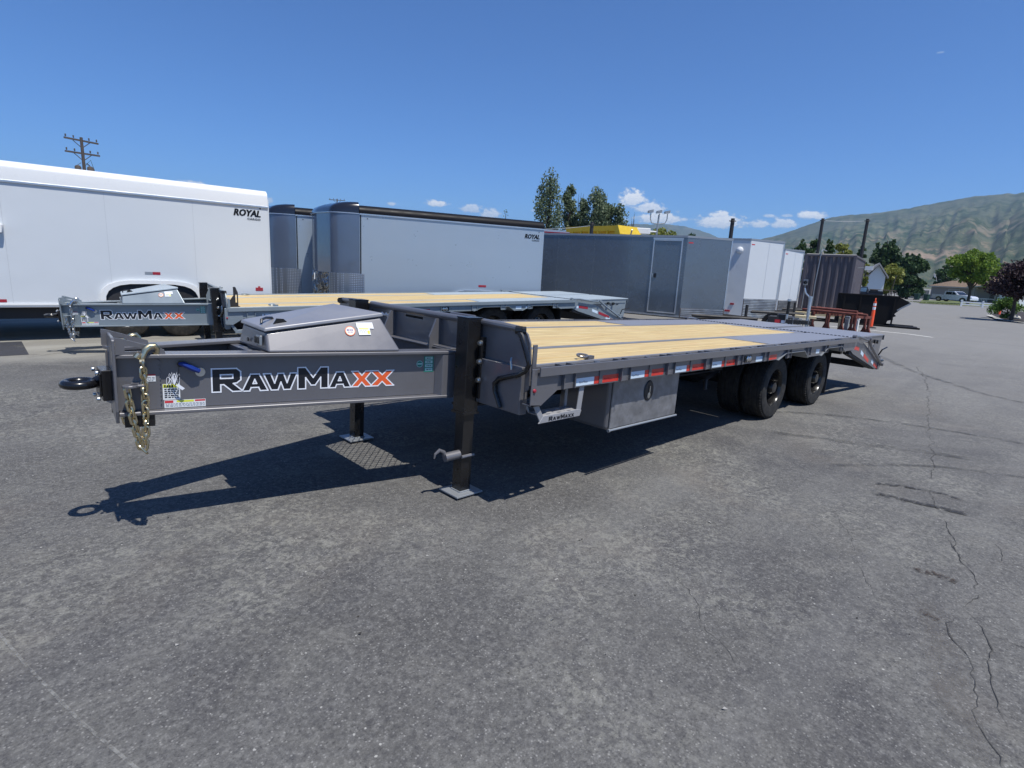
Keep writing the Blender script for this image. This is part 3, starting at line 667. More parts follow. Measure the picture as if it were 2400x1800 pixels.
    for y in (1.60, 1.66): b.tube([(.0,y,1.085),(-.02,y+.03,1.088),(-.022,y+.055,1.10)], .009, 8); b.cyl((.02,y,1.085), (-.005,y,1.085), .016, n=8)
    b.build('coupling_fitting', chrome, T, smooth=True)
    for s in (0, 1):
        f = (lambda y: y) if not s else mir
        pts = [(f(y), z) for y, z in ((.66,.655),(.66,1.155),(.22,1.152),(.165,1.148),(.125,1.125),(.098,1.075),(.085,.99),(.078,.80),(.12,.765))]
        b = MB(); b.prism(pts, 'x', .008, .020); b.build('wing_panel', P, T)
        b = MB(); b.tube([(.0,f(.53),1.158),(.0,f(.36),1.154),(.0,f(.19),1.15)], [.02,.022,.018], 10); b.cyl((-.03,f(.19),1.142), (.02,f(.15),1.142), .026, n=8, mi=1); b.build('wing_tube', [P, BK], T, smooth=True)
        b = MB(); b.box(.021, f(.085), .90, .055, f(.073), 1.065); b.prism([(-.03,.93),(-.03,.705),(.06,.70),(.20,.784),(.20,.884),(.0325,.884),(.0325,.93)], 'y', f(.0205), f(.0295)); b.prism([(-.03,.715),(.06,.705),(.06,.70),(-.03,.705)], 'y', f(.0205), f(.09)); b.build('corner_plate', P, T, bevel=.002)
        b = MB(); b.box(.005, f(.545), .62, .10, f(.46), 1.02) if False else None
        b.box(-.035, f(.505), .66, .007, f(.485), 1.06, 0)
        for z in (1.025,.905,.785): b.cyl((-.036,f(.485),z),(-.062,f(.485),z), .012, n=6, mi=1); b.cyl((-.036,f(.485),z),(-.05,f(.485),z), .018, n=12, mi=1)
        b.build('jack_mount', [BK, chrome], T)
        # small marker lights
        b = MB(); b.lathe([(.013,0),(.011,-.008),(.0,-.012)], (-.005, f(.0203), .80), 'y' , 10); b.build('marker_light', maroon_tape, T) if not s else None
        # jack
        jx, jy = -.062, f(.578); h = .058; top = 1.182
        b = MB(); b.box(jx-h, jy-h, .555, jx+h, jy+h, top-.006); b.box(jx-h-.004, jy-h-.004, top-.006, jx+h+.004, jy+h+.004, top); b.box(jx-h-.008, jy-h-.008, .548, jx+h+.008, jy+h+.008, .566)
        jk = b.build('jack', BK, T, bevel=.006, segs=2)
        b = MB(); b.box(jx-.043, jy-.043, jack_foot, jx+.043, jy+.043, .56)
        for z in (.16, .24, .48, .52): b.cyl((jx-.0435, jy-.0, jack_foot+z), (jx-.045, jy, jack_foot+z), .009, n=8)
        b.build('jack_leg', BK, jk, bevel=.004)
        b = MB(); b.hexa([(jx-.11,jy-.10,jack_foot-.004),(jx+.11,jy-.10,jack_foot-.004),(jx+.11,jy+.10,jack_foot-.004),(jx-.11,jy+.10,jack_foot-.004),(jx-.11,jy-.10,jack_foot+.008),(jx+.11,jy-.10,jack_foot+.008),(jx+.11,jy+.10,jack_foot+.008),(jx-.11,jy+.10,jack_foot+.008)]); b.box(jx-.05,jy-.05,jack_foot+.008,jx+.05,jy+.05,jack_foot+.016)
        b.build('jack_foot', trim_g if main else P, jk, bevel=.002)
        if jack_foot < .1 and not s:
            b = MB(); b.tube([(jx-.04,jy-.01,.27),(jx-.15,jy+.003,.262)], .03, 14); b.tube([(jx-.14,jy+.0,.262),(jx-.155,jy+.008,.30),(jx-.185,jy+.014,.315),(jx-.215,jy+.02,.29),(jx-.22,jy+.02,.262)], [.010,.013,.013,.009,.005], 8); b.tube([(jx-.05,jy-.05,.262),(jx+.045,jy-.06,.268)], .012, 8)
            b.build('jack_release', P, jk, smooth=True)
    # folded crank handle on the near wing
    b = MB(); b.tube([(-.03,.17,1.145),(-.035,.125,1.11),(-.035,.10,1.06),(-.035,.07,1.0),(-.035,.05,.955),(-.035,.07,.915),(-.035,.13,.88),(-.035,.22,.852),(-.035,.30,.825),(-.035,.335,.79),(-.035,.33,.74),(-.035,.30,.69),(-.035,.275,.645)], [.017,.018,.016,.015,.015,.015,.015,.015,.017,.017,.015,.014,.013], 10); b.cyl((-.045,.172,1.148), (-.02,.14,1.148), .024, n=8)
    b.build('crank_handle', BK, T, smooth=True)
    b = MB(); b.tube([(-.02,.215,.97),(-.035,.205,.95),(-.035,.195,.90)], .006, 6); b.build('crank_clip', chrome, T, smooth=True)
    # ---- deck planks and steel strips
    ye, w1, zt = .128, .66, .932
    plank_cache = {}
    def plank(x0, x1, y0, y1):
        L = round(x1-x0, 3); key = (L, round(y1-y0, 4))
        if key not in plank_cache:
            b = MB(); n = 1; b.box(0, 0, -.036, L, y1-y0, 0); o = b.build('plank', wood, None, bevel=.004); plank_cache[key] = o; o.parent = T
        else: o = plank_cache[key].copy(); COL.objects.link(o); o.parent = T
        o.location = (x0, y0+R.uniform(-.0006,.0006), zt+R.uniform(-.0025,.001)); o.rotation_euler = (0, 0, 0)
    xe = xh-wd
    def strip(y0, y1, x1, n):
        g = .010; w = (y1-y0-g*(n+1))/n
        for i in range(n): plank(.035, x1, y0+g+i*(w+g), y0+g+i*(w+g)+w)
    strip(ye, w1, xp, 3); strip(mir(w1), mir(ye), xp, 3); strip(w1+.06, mir(w1+.06), xe, 6)
    for s in (0, 1):
        f = (lambda y: y) if not s else mir
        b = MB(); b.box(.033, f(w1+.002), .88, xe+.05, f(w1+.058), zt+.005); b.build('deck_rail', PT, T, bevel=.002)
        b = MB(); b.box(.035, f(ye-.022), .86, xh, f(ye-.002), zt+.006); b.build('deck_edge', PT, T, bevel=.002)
        # drive-over fender plate
        b = MB(); b.box(xp+.008, f(ye), zt-.008, xh-.012, f(w1-.001), zt+.003); b.build('fender_plate', TD, T)
        # side channel, cut over both tyres
        yc = (.030, .037)
        prof = [(.033,.884),(xh+.06,.884)]+[(xh+.06,.85),(xh-.05,.77),(TX[1]+.34,.768),(TX[1]+.17,.85),(TX[1]-.40,.85),(TX[1]-.61,.763),(TX[0]+.36,.763),(TX[0]+.22,.85),(TX[0]-.33,.85),(TX[0]-.53,.784),(.033,.784)]
        b = MB(); b.prism(prof, 'y', f(yc[0]), f(yc[1])); ch = b.build('side_channel', P, T)
        for pts in (((TX[0]-.53,.782),(TX[0]-.33,.848),(TX[0]+.22,.848),(TX[0]+.36,.762)), ((TX[1]-.61,.762),(TX[1]-.40,.848),(TX[1]+.17,.848),(TX[1]+.34,.767))):
            b = MB()
            for i in range(3):
                (xa, za), (xb, zb) = pts[i], pts[i+1]
                b.hexa([(xa,f(.01),za-.006),(xb,f(.01),zb-.006),(xb,f(.24),zb-.006),(xa,f(.24),za-.006),(xa,f(.01),za),(xb,f(.01),zb),(xb,f(.24),zb),(xa,f(.24),za)])
            b.build('fender_lip', trim_g if main else P, ch)  # sun caught by the lip put into its paler paint
        b = MB(); b.box(.033, f(.0375), .842, xh, f(.104), .846); b.box(.033, f(.098), .846, xh, f(.104), .925); b.build('channel_web', P, T)
        # rub rail
        b = MB(); b.box(.012, f(-.006), .886, xh-.02, f(.006), .942); b.build('rub_rail', P, T, bevel=.002)
        xs = [.303+.611*i for i in range(int((xh-.5)/.611)+1)]
        pk0 = None
        for x in xs:
            if pk0 is None:
                b = MB(); b.box(-.056,f(.0065),-.148,-.050,f(.029),.005); b.box(.050,f(.0065),-.148,.056,f(.029),.005); b.box(-.056,f(.038),-.086,-.050,f(.097),.003); b.box(.050,f(.038),-.086,.056,f(.097),.003); b.box(-.049,f(.0225),-.148,.049,f(.0270),-.052)
                pk0 = b.build('stake_pocket', P, T); o = pk0
            else: o = pk0.copy(); COL.objects.link(o); o.parent = T
            o.location = (x, 0, .935)
        b = MB(); b.cyl((0,f(.05),-.045), (0,f(.05),.004), .022, n=12); b.box(-.012,f(.0065),-.045,.012,f(.097),-.04); sp0 = b.build('rope_spool', P, T)
        for i, x in enumerate(xs[:-1]):
            o = sp0 if not i else sp0.copy()
            if i: COL.objects.link(o); o.parent = T
            o.location = (x+.311, 0, .935)
        # reflective tape on the channel
        tp = [(.390,.574,0),(.576,.848,1),(.988,1.178,0),(1.181,1.440,1),(1.60,1.792,0),(1.794,2.08,1),(2.215,2.414,0),(2.416,2.68,1),(3.149,3.365,0),(3.367,3.67,1)]
        if not main: tp = [(.45,.70,0),(.80,1.15,1),(1.72,1.95,0),(1.96,2.2,1),(2.6,2.85,0),(2.86,3.1,1)]
        tp += [(TX[1]-.78,TX[1]-.66,0)] if main else [(TX[1]-.75,TX[1]-.62,0),(TX[0]+.62,TX[0]+.74,0)]
        for x0, x1, c in tp:
            b = MB(); b.box(x0, f(.0285), .792, x1, f(.0298), .842, 0)
            if c: b.box(x0+.05, f(.024), .790, x0+.085, f(.0283), .884, 1)
            b.build('reflective_tape', [(maroon_tape if tape_red else red_tape) if c else white_tape, P], ch)
        if main and not s:
            Mx = lambda x, z: Matrix.Translation((x, .0283, z))
            for x0, x1, c in tp[:8]:
                text_obj('RawMaxx', .022, red_st if c else blue_pl if False else (trim_g if not c else maroon_tape), ch, Mx(x0+.11 if c else x0+.03, .808), name='lettering')
        if not main and not s:
            for x0, x1, c in tp:
                if not c and x1-x0 > .2: text_obj('RawMaxx', .05, ink, ch, Matrix.Translation((x0+.02, .0283, .803)), bold=.001, name='lettering')
        lx = 2.955 if main else 3.38
        b = MB(); b.box(lx-.075,f(.022),.80,lx+.075,f(.0295),.868,0)
        b.lathe([(.028,-.006),(.02,-.012),(.0,-.014)], (lx-.025, f(.0222), .834), 'y', 14, 1); b.lathe([(.028,-.006),(.02,-.012),(.0,-.014)], (lx+.025, f(.0222), .834), 'y', 14, 1)
        b.build('marker_light', [black, chrome], T)
        # D-ring
        b = MB(); b.tube([(.62+.045*cos(2*pi*i/16), f(.18)+.03*sin(2*pi*i/16), .957+.006*sin(2*pi*i/16)) for i in range(16)], .008, 8, closed=True); b.box(.635,f(.14),.935,.70,f(.175),.958); b.build('tie_down_ring', P, T, smooth=False)
    # ---- rear: end beam, serrated hinge, ramps
    b = MB(); b.box(xe+.008, w1+.06, zt-.05, xh-.01, mir(w1+.06), zt+.002); b.build('deck_end_plate', TD, T)
    b = MB(); n = 46
    for i in range(n):
        y = ye+(W-2*ye)*(i+.5)/n; b.cyl((xh+.006, y-.016, zt+.0), (xh+.006, y+.012, zt+.0), .013, n=6)
    tag(b.build('ramp_hinge', BK, T), kind='stuff')
    for s in (0, 1):
        f = (lambda y: y) if not s else mir
        ya, yb = (.10, W/2-.06) if not s else (W/2+.06, W-.10); xr2 = xr
        b = MB(); b.box(xh+.022, ya, zt-.012, xr2, yb, zt+.004); rp = b.build('ramp', TD, T)
        b = MB()
        for y in (ya+.02, (ya+yb)/2, yb-.02): b.prism([(xh+.03,zt-.013),(xr2-.01,zt-.013),(xr2-.06,zt-.09),(xh+.15,zt-.10)], 'y', y-.006, y+.006)
        b.box(xr2-.008, ya, zt-.085, xr2-.001, yb, zt-.0125)
        b.build('ramp_frame', P, rp)
    # dovetail sides
    for s in (0, 1):
        f = (lambda y: y) if not s else mir
        xb = xr-.42
        b = MB(); b.prism([(xh+.06,.93),(xh+.35,.905),(xb+.05,.56),(xb+.35,.44),(xb+.35,.40),(xb+.05,.40),(xh+.1,.70),(xh-.05,.757)], 'y', f(.066), f(.080)); dv = b.build('dovetail_side', P, T)
        b = MB(); b.hexa([(xh-.05,f(.081),.70),(xb+.05,f(.081),.385),(xb+.05,f(.16),.385),(xh-.05,f(.16),.70),(xh-.05,f(.081),.757),(xb+.05,f(.081),.43),(xb+.05,f(.16),.43),(xh-.05,f(.16),.757)]); b.build('dovetail_beam', under, T)
        for (xa, za, xc, zc, m_) in ((xh+.02,.80,xh+.10,.795,white_tape),(xh+.11,.80,xh+.36,.77,red_tape),(xh+.48,.72,xh+.64,.665,white_tape),(xh+.67,.66,xh+.98,.555,red_tape),(xb-.25,.55,xb-.12,.505,white_tape),(xb-.10,.50,xb+.16,.425,red_tape)):
            m2 = (maroon_tape if tape_red and m_ is red_tape else m_)
            b = MB(); b.hexa([(xa,f(.064),za-.035),(xc,f(.064),zc-.035),(xc,f(.0655),zc-.035),(xa,f(.0655),za-.035),(xa,f(.064),za+.02),(xc,f(.064),zc+.02),(xc,f(.0655),zc+.02),(xa,f(.0655),za+.02)]); b.build('reflective_tape', m2, dv)
        # lift arm and strut
        b = MB(); b.tube([(xh-.12,f(.03),.955),(xh+.08,f(.02),.95),(xh+.45,f(.02),.90),(xh+.72,f(.03),.885)], .016, 8); b.tube([(xh+.62,f(.03),.915),(xh+.80,f(.03),.80),(xb+.28,f(.04),.46)], .019, 8)
        b.cyl((xh-.12,f(.05),.955),(xh-.12,f(.0),.955), .026, n=12); b.cyl((xh+.65,f(.06),.905),(xh+.65,f(-.005),.905), .026, n=12); b.cyl((xb+.28,f(.07),.46),(xb+.28,f(.01),.46), .026, n=12)
        b.build('ramp_lift_arm', P, T, smooth=True)
        # rear corner stake and latch
        xk = xr-.15
        b = MB(); b.prism([(xb-.45,.905),(xr-.02,.905),(xr-.10,.40),(xb+.05,.395)], 'y', f(.125), f(.133), holes=[[(xb-.1,.86),(xb-.1,.78),(xb+.0,.78),(xb+.0,.86)],[(xb+.08,.87),(xb+.08,.79),(xb+.16,.79),(xb+.16,.87)]]); b.box(xk-.12, f(.05), .38, xk-.03, f(.13), .60); b.box(xb+.36,f(.09),.36,xb+.42,f(.5),.46); b.build('rear_bracket', P, T, bevel=.003)
        b = MB(); b.tube([(xk-.07,f(.09),.60),(xk-.06,f(.05),.70),(xk+.12,f(.03),.735)], .011, 8); b.cyl((xk-.1,f(.04),.52),(xk+.04,f(.04),.52), .02, n=10); b.cyl((xk-.3,f(.10),.83),(xk-.3,f(.07),.83), .03, n=10); b.cyl((xk-.45,f(.10),.84),(xk-.45,f(.07),.84), .03, n=10); b.build('ramp_latch', BK, T, smooth=True)
    b = MB(); b.box(xr-.50, .2, .40, xr-.44, mir(.2), .50); b.build('rear_crossbeam', under, T); b = MB(); b.box(xh+.0, .2, .68, xh+.08, mir(.2), .86); b.build('rear_crossbeam', under, T)
    # ---- frame under the deck
    b = MB()
    for s in (0, 1):
        f = (lambda y: y) if not s else mir
        b.box(.046, f(.78), .55, xh-.1, f(.80), .83); b.box(.046, f(.72), .83, xh-.1, f(.86), .845); b.box(.046, f(.72), .535, xh-.1, f(.86), .55)
        b.hexa([(xh-.1,f(.74),.55),(xr-.5,f(.74),.39),(xr-.5,f(.82),.39),(xh-.1,f(.82),.55),(xh-.1,f(.74),.84),(xr-.5,f(.74),.48),(xr-.5,f(.82),.48),(xh-.1,f(.82),.84)])
    b.build('main_frame', under, T)
    b = MB(); b.box(0, .10, .80, .006, mir(.10), .893); b.box(-.02,.10,.79,.026,mir(.10),.80); x = .40; cm = None
    cm = b.build('crossmember', under, T); k = 0
    while x < xh-.1:
        if abs(x-TX[0]) > .42 and abs(x-TX[1]) > .42:
            o = cm if k == 0 else cm.copy()
            if k: COL.objects.link(o); o.parent = T
            o.location = (x, 0, 0); k += 1
        x += .41
    # solid sub-deck above the wheels
    b = MB(); b.box(TX[0]-.45, .13, .88, TX[1]+.45, .70, .90); b.box(TX[0]-.45, mir(.70), .88, TX[1]+.45, mir(.13), .90); b.build('wheel_well_cover', under, T)
    # ---- axles and dual wheels
    wheel_proto = None
    def wheel_meshes():
        ty = [(.205,.02),(.215,.0),(.24,-.006),(.30,-.012),(.338,-.004),(.357,.015),(.364,.04),(.357,.046),(.366,.052),(.367,.09),(.359,.094),(.359,.102),(.367,.106),(.367,.134),(.359,.138),(.359,.146),(.367,.150),(.366,.188),(.357,.194),(.364,.20),(.357,.225),(.338,.244),(.30,.252),(.24,.246),(.215,.24),(.205,.22)]
        b = MB(); b.lathe(ty, (0,0,0), 'y', 48)
        for i in range(64):   # shoulder lugs
            a = 2*pi*i/64; c, s_ = cos(a), sin(a)
            for y in (.006, .216):
                q = [Vector((r*cos(a+d), yy, r*sin(a+d))) for yy in (y, y+.018) for r, d in ((.347,-.016),(.366,-.016),(.366,.016),(.347,.016))]
                b.add(q, [(0,1,2,3),(4,7,6,5),(0,4,5,1),(1,5,6,2),(2,6,7,3)])
        t = b.build('tyre', tyre_m, None, smooth=True, angle=30)
        b = MB(); b.lathe([(.203,.03),(.212,.005),(.208,.0),(.20,.012),(.195,.05),(.188,.075),(.18,.12),(.15,.135),(.11,.13),(.085,.118),(.075,.118),(.072,.02),(.06,.0),(.0,-.004)], (0,0,0), 'y', 40, 0); b.lathe([(.203,.03),(.195,.12),(.19,.22),(.205,.235)], (0,0,0), 'y', 40, 0)
        for i in range(8): a = 2*pi*(i+.3)/8; b.cyl((.108*cos(a),.135,.108*sin(a)), (.108*cos(a),.098,.108*sin(a)), .013, n=6, mi=1)
        r = b.build('rim', [black, chrome], None, smooth=True)
        return t, r
    t0, r0 = wheel_meshes(); tm, rm, n = t0.data, r0.data, 0
    bpy.data.objects.remove(t0); bpy.data.objects.remove(r0)
    for ax in TX:
        b = MB(); b.cyl((0, .45, 0), (0, mir(.45), 0), .06, n=16); b.box(-.06, .70, -.03, .06, .84, .16); b.box(-.06, mir(.84), -.03, .06, mir(.70), .16)
        for f in (lambda y: y, mir): b.tube([(-.42, f(.78), .14), (-.2, f(.78), .03), (0, f(.78), -.07), (.2, f(.78), .03), (.42, f(.78), .14)], .03, 6); b.cyl((0,f(.70),0),(0,f(.64),0), .19, n=24)
        axo = b.build('axle', under, T, smooth=True); axo.location = (ax, 0, pf['axle_z'])
        for s in (0, 1):
            for k in (0, 1):
                e = bpy.data.objects.new('wheel', tm); COL.objects.link(e); e.parent = T
                y = (.20 if k == 0 else .48); e.location = (ax, y if not s else mir(y), pf['axle_z']); e.rotation_euler = (0, R.uniform(0, 1), pi if s else 0)
                rr = bpy.data.objects.new('rim', rm); COL.objects.link(rr); rr.parent = e
    for s in (0, 1):
        f = (lambda y: y) if not s else mir
        b = MB(); b.box(TX[1]+.50, f(.22), .14, TX[1]+.508, f(.72), .74); b.build('mud_flap', blackm, T)
    # brake tank, second jack crossbar, landing brace
    b = MB(); b.tube([(1.0,1.0,.62),(1.6,1.0,.62)], .12, 18); b.build('air_tank', under, T, smooth=True)
    b = MB(); b.box(2.3,.9,.60,2.9,1.5,.80); b.build('battery_box', under, T)
    b = MB(); b.tube([(2.62,.72,.80),(2.60,.40,.72),(2.9,.25,.70),(2.75,.32,.60),(2.72,.30,.50)], .02, 8); b.build('air_hose', under, T, smooth=True)
    # ---- step
    b = MB(); ys = .045
    for (xa, za, xc, zc) in ((.0,.775,.10,.612),(.445,.612,.462,.80)):
        b.hexa([(xa-.028,ys,za),(xc-.028,ys,zc) if xa < .1 else (xc-.028,ys,zc),(xc-.028,ys+.008,zc),(xa-.028,ys+.008,za),(xa+.018,ys,za),(xc+.018,ys,zc),(xc+.018,ys+.008,zc),(xa+.018,ys+.008,za)])
    b.prism([(.06,.600),(.10,.645),(.44,.650),(.47,.640),(.455,.602)], 'y', ys-.002, ys+.006)
    hol = [[(x+.022*cos(2*pi*i/8), y+.012*sin(2*pi*i/8)) for i in range(8)] for x, y in ((.17,.07),(.27,.07),(.37,.07),(.12,.12),(.22,.12),(.32,.12),(.41,.12))]
    b.prism([(.085,ys+.006),(.455,ys+.006),(.455,.165),(.085,.165)], 'z', .640, .646, holes=hol)
    b.prism([(.0,.90),(-.01,.76),(.09,.64),(.10,.64),(.03,.77),(.04,.90)], 'y', .160, .168); b.prism([(.43,.90),(.43,.64),(.455,.64),(.455,.90)], 'y', .160, .168)
    st = b.build('step', step_m if main else P, T, bevel=.0015); st.location = (.02, 0, -.02)
    for i, (ch, w_) in enumerate((('R',.036),('A',.030),('W',.040),('M',.040),('A',.030),('X',.030),('X',.030))):
        pass
    x = .150; lay2 = []
    for ch, w_, h_ in (('R',.036,.027),('A',.030,.021),('W',.038,.021),('M',.038,.027),('A',.028,.021),('X',.028,.021),('X',.028,.021)): lay2.append((ch, x, x+w_, .608, .608+h_)); x += w_+.003
    lettering(st, Matrix.Translation((0, ys-.0022, 0)), lay2, ink, ink, ink, .001, solid=True)
    # ---- side toolbox
    if True:
        b = MB(); b.box(.925, .135, .385, 1.875, .62, .795); tb = b.build('side_toolbox', P, T, bevel=.03, segs=4)
        b = MB(); b.box(.940, .121, .402, 1.866, .134, .782); dr = b.build('door', door_m if main else P, tb, bevel=.006, segs=2)
        b = MB(); b.tube([(.93,.114,.395),(1.875,.114,.395)], .009, 8); b.cyl((.93,.114,.395),(.915,.114,.395), .013, n=8); b.build('door_hinge', trim_g, tb, smooth=True)
        b = MB(); b.lathe([(.066,-.002),(.06,-.007),(.0,-.008)], (0,0,0), 'y', 24, 0); b.lathe([(.020,-.009),(.0,-.011)], (0,0,-.030), 'y', 20, 1); b.box(-.006,-.014,-.01,.006,-.009,.03,1)
        lt = b.build('latch', [ink, chrome], dr); lt.location = (1.41, .1205, .65); lt.scale = (1, 1, 1.25)
    return T
TX = [4.22, 5.65]
A = make_flatbed(dict(axle_z=.40), 'charcoal gray flatbed trailer in the foreground with pale wooden deck and gray tongue toolbox', 'flatbed equipment trailers', steel, steel_top, tread_dk, black, gold, 3.71, 6.47, .31, 8.3, .002, False, True)
A.rotation_euler = (0, .0231, 0)
TX = [4.48, 5.62]
B = make_flatbed(dict(axle_z=.455), 'pale gray flatbed trailer parked behind the charcoal one, in front of the white cargo trailer', 'flatbed equipment trailers', light, light_top, tread_lt, black, chrome, 4.15, 6.35, .12, 7.9, .20, True, False)
B.rotation_euler = (0, -.0274, -.163); B.location = (.2179, 6.0729, -.1953)
# small triangular stand on the deck of the pale trailer
b = MB(); b.prism([(-.14,0),(.03,0),(.03,.20),(.0,.28),(-.03,.28),(-.03,.16)], 'y', 0, .012, holes=[[(-.005,.06),(.015,.06),(.015,.17),(-.005,.17)]]); b.box(-.16,-.02,0,.05,.10,.006)
ts = b.build('wheel_chock_stand', blackm); p = at(553, 705, 8.9); ts.location = (p.x, p.y, .74); ts.rotation_euler = (0, 0, -.163)
tag(ts, 'small black triangular steel stand on the wooden deck of the pale gray flatbed', 'stand')

# ---------------------------------------------------------------- enclosed cargo trailers
def tandem(parent, x, z, side_y, r=.36, gap=.88, n=2, mat=tyre_m):
    b = MB(); b.lathe([(.18,.03),(.20,0),(.30,-.01),(r-.02,.0),(r,.03),(r,.18),(r-.02,.21),(.2,.21)], (0,0,0), 'y', 28, 0); b.lathe([(.19,.03),(.17,.05),(.10,.03),(.05,.0),(0,-.01)], (0,0,0), 'y', 24, 1)
    w0 = b.build('wheel', [mat, trim_g], parent, smooth=True)
    for i in range(n):
        o = w0 if not i else w0.copy()
        if i: COL.objects.link(o); o.parent = parent
        o.location = (x+(i-(n-1)/2)*gap, side_y, z)
    return w0
def jeep_fender(parent, x, z, hw, h, mat, y=-.05):
    b = MB(); pts = []
    for i in range(13): t = i/12; a = pi*(1-t); pts.append((x+hw*(abs(cos(a))**.55)*(1 if cos(a) > 0 else -1), z+h*(sin(a)**.6 if sin(a) > 0 else 0)))
    inn = [(x+(px-x)*.90, z+(pz-z)*.86) for px, pz in pts]
    b.prism(pts+inn[::-1], 'y', y, .02); b.build('fender', mat, parent, smooth=True, angle=50)
    b = MB(); b.prism(inn, 'y', -.002, .012); b.build('wheel_well', under, parent)
def text_royal(parent, x, z, h):
    """two-line maker's name whose right end is at x, cap height h, baseline z"""
    def fit(body, x1, z0, w, hh, bold, shear):
        o = text_obj(body, hh*1.4, ink, parent, Matrix.Identity(4), bold=bold, shear=shear, name='lettering'); v = o.data.vertices
        xa, xb = min(q.co.x for q in v), max(q.co.x for q in v); za, zb = min(q.co.z for q in v), max(q.co.z for q in v)
        for q in v: q.co = ((q.co.x-xb)/(xb-xa)*w+x1, q.co.y-.004, (q.co.z-za)/(zb-za)*hh+z0)
    fit('ROYAL', x, z, h*3.9, h, .0, .25)
    for k in (1, -1, 2): fit('ROYAL', x+.03*k*h, z, h*3.9, h*1.03, .03*h, .25)
    fit('CARGO', x, z-h*.52, h*1.95, h*.32, .008*h, .0)
# A: large white trailer
def white_trailer():
    th = atan2(8.64-8.95, 1.76+1.83); L = 9.4; R_ = Vector((1.76, 8.64, 0)); d = Vector((cos(th), sin(th), 0)); o = R_-d*L
    T = empty('cargo_trailer', o, th, 'large white enclosed cargo trailer with white roof band at the left edge', 'cargo trailer', 'enclosed cargo trailers')
    z0, z1, wd = .56, 2.34, 2.5
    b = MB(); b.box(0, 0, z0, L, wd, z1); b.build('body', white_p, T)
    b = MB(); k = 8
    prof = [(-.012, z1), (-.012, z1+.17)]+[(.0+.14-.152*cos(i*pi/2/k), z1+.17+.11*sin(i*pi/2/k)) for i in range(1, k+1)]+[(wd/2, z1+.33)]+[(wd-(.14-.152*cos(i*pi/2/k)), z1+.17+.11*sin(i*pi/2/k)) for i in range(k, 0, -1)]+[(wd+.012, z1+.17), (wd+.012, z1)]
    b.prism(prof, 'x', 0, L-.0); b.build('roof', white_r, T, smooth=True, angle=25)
    b = MB(); b.box(0, -.022, z1-.03, L+.006, 0, z1+.006); b.build('roof_trim', alu, T, bevel=.006)
    b = MB(); b.box(0, -.018, z0-.03, L+.005, .02, z0+.025, 0); b.box(0, -.024, z0-.012, L, -.018, z0-.002, 1); b.build('lower_trim', [white_r, trim_g], T)
    b = MB(); b.box(L, -.006, z0, L+.02, .04, z1+.12); b.build('corner_trim', white_p, T)
    b = MB(); b.box(0, .15, .34, L, .25, z0-.03); b.box(0, wd-.25, .34, L, wd-.15, z0-.03); b.build('chassis', under, T)
    for x in (L-.2,): 
        b = MB(); b.box(x-.065, -.004, .815, x+.065, 0, .875); b.box(x-.02,-.005,.86,x+.02,0,.90); b.build('reflector', maroon_tape, T)
    fx = L-1.88
    jeep_fender(T, fx, z0-.02, .74, .43, white_r); w0 = tandem(T, fx, .37, .06, .37, .80)
    for x0, x1 in ((fx-.10, fx+.12), (fx-2.08, fx-1.85), (fx-2.9, fx-2.65), (fx-3.7,fx-3.45)):
        zz = 1.06 if x0 > fx-.5 else .60
        b = MB(); b.box(x0, -.003, zz, (x0+x1)/2, 0, zz+.045, 0); b.box((x0+x1)/2, -.003, zz, x1, 0, zz+.045, 1); b.build('reflector', [trim_g, maroon_tape], T)
    text_royal(T, L-.13, 2.14, .115)
    b = MB(); b.box(L-.14, -.004, 2.28, L-.12, 0, 2.305); b.build('marker_light', ink, T)
    # awning arm box half out of frame on the left, ladder hook
    b = MB(); b.prism([(L-3.95,1.62),(L-3.68,1.60),(L-3.66,1.72),(L-3.95,1.78)], 'y', -.1, 0); b.build('porch_light', white_r, T, bevel=.01)
    b = MB(); b.tube([(L+.02,.15,2.3),(L+.05,.15,2.3),(L+.05,.15,1.9)], .012, 6); b.box(L+.02,.1,.3,L+.04,.5,.5); b.build('door_bar', trim_g, T)
    for i in range(7): 
        x = L-1.22*(i+1); b = MB(); b.box(x-.001, -.0012, z0+.03, x+.001, 0, z1-.03); b.build('panel_seam', trim_g, T)
white_trailer()
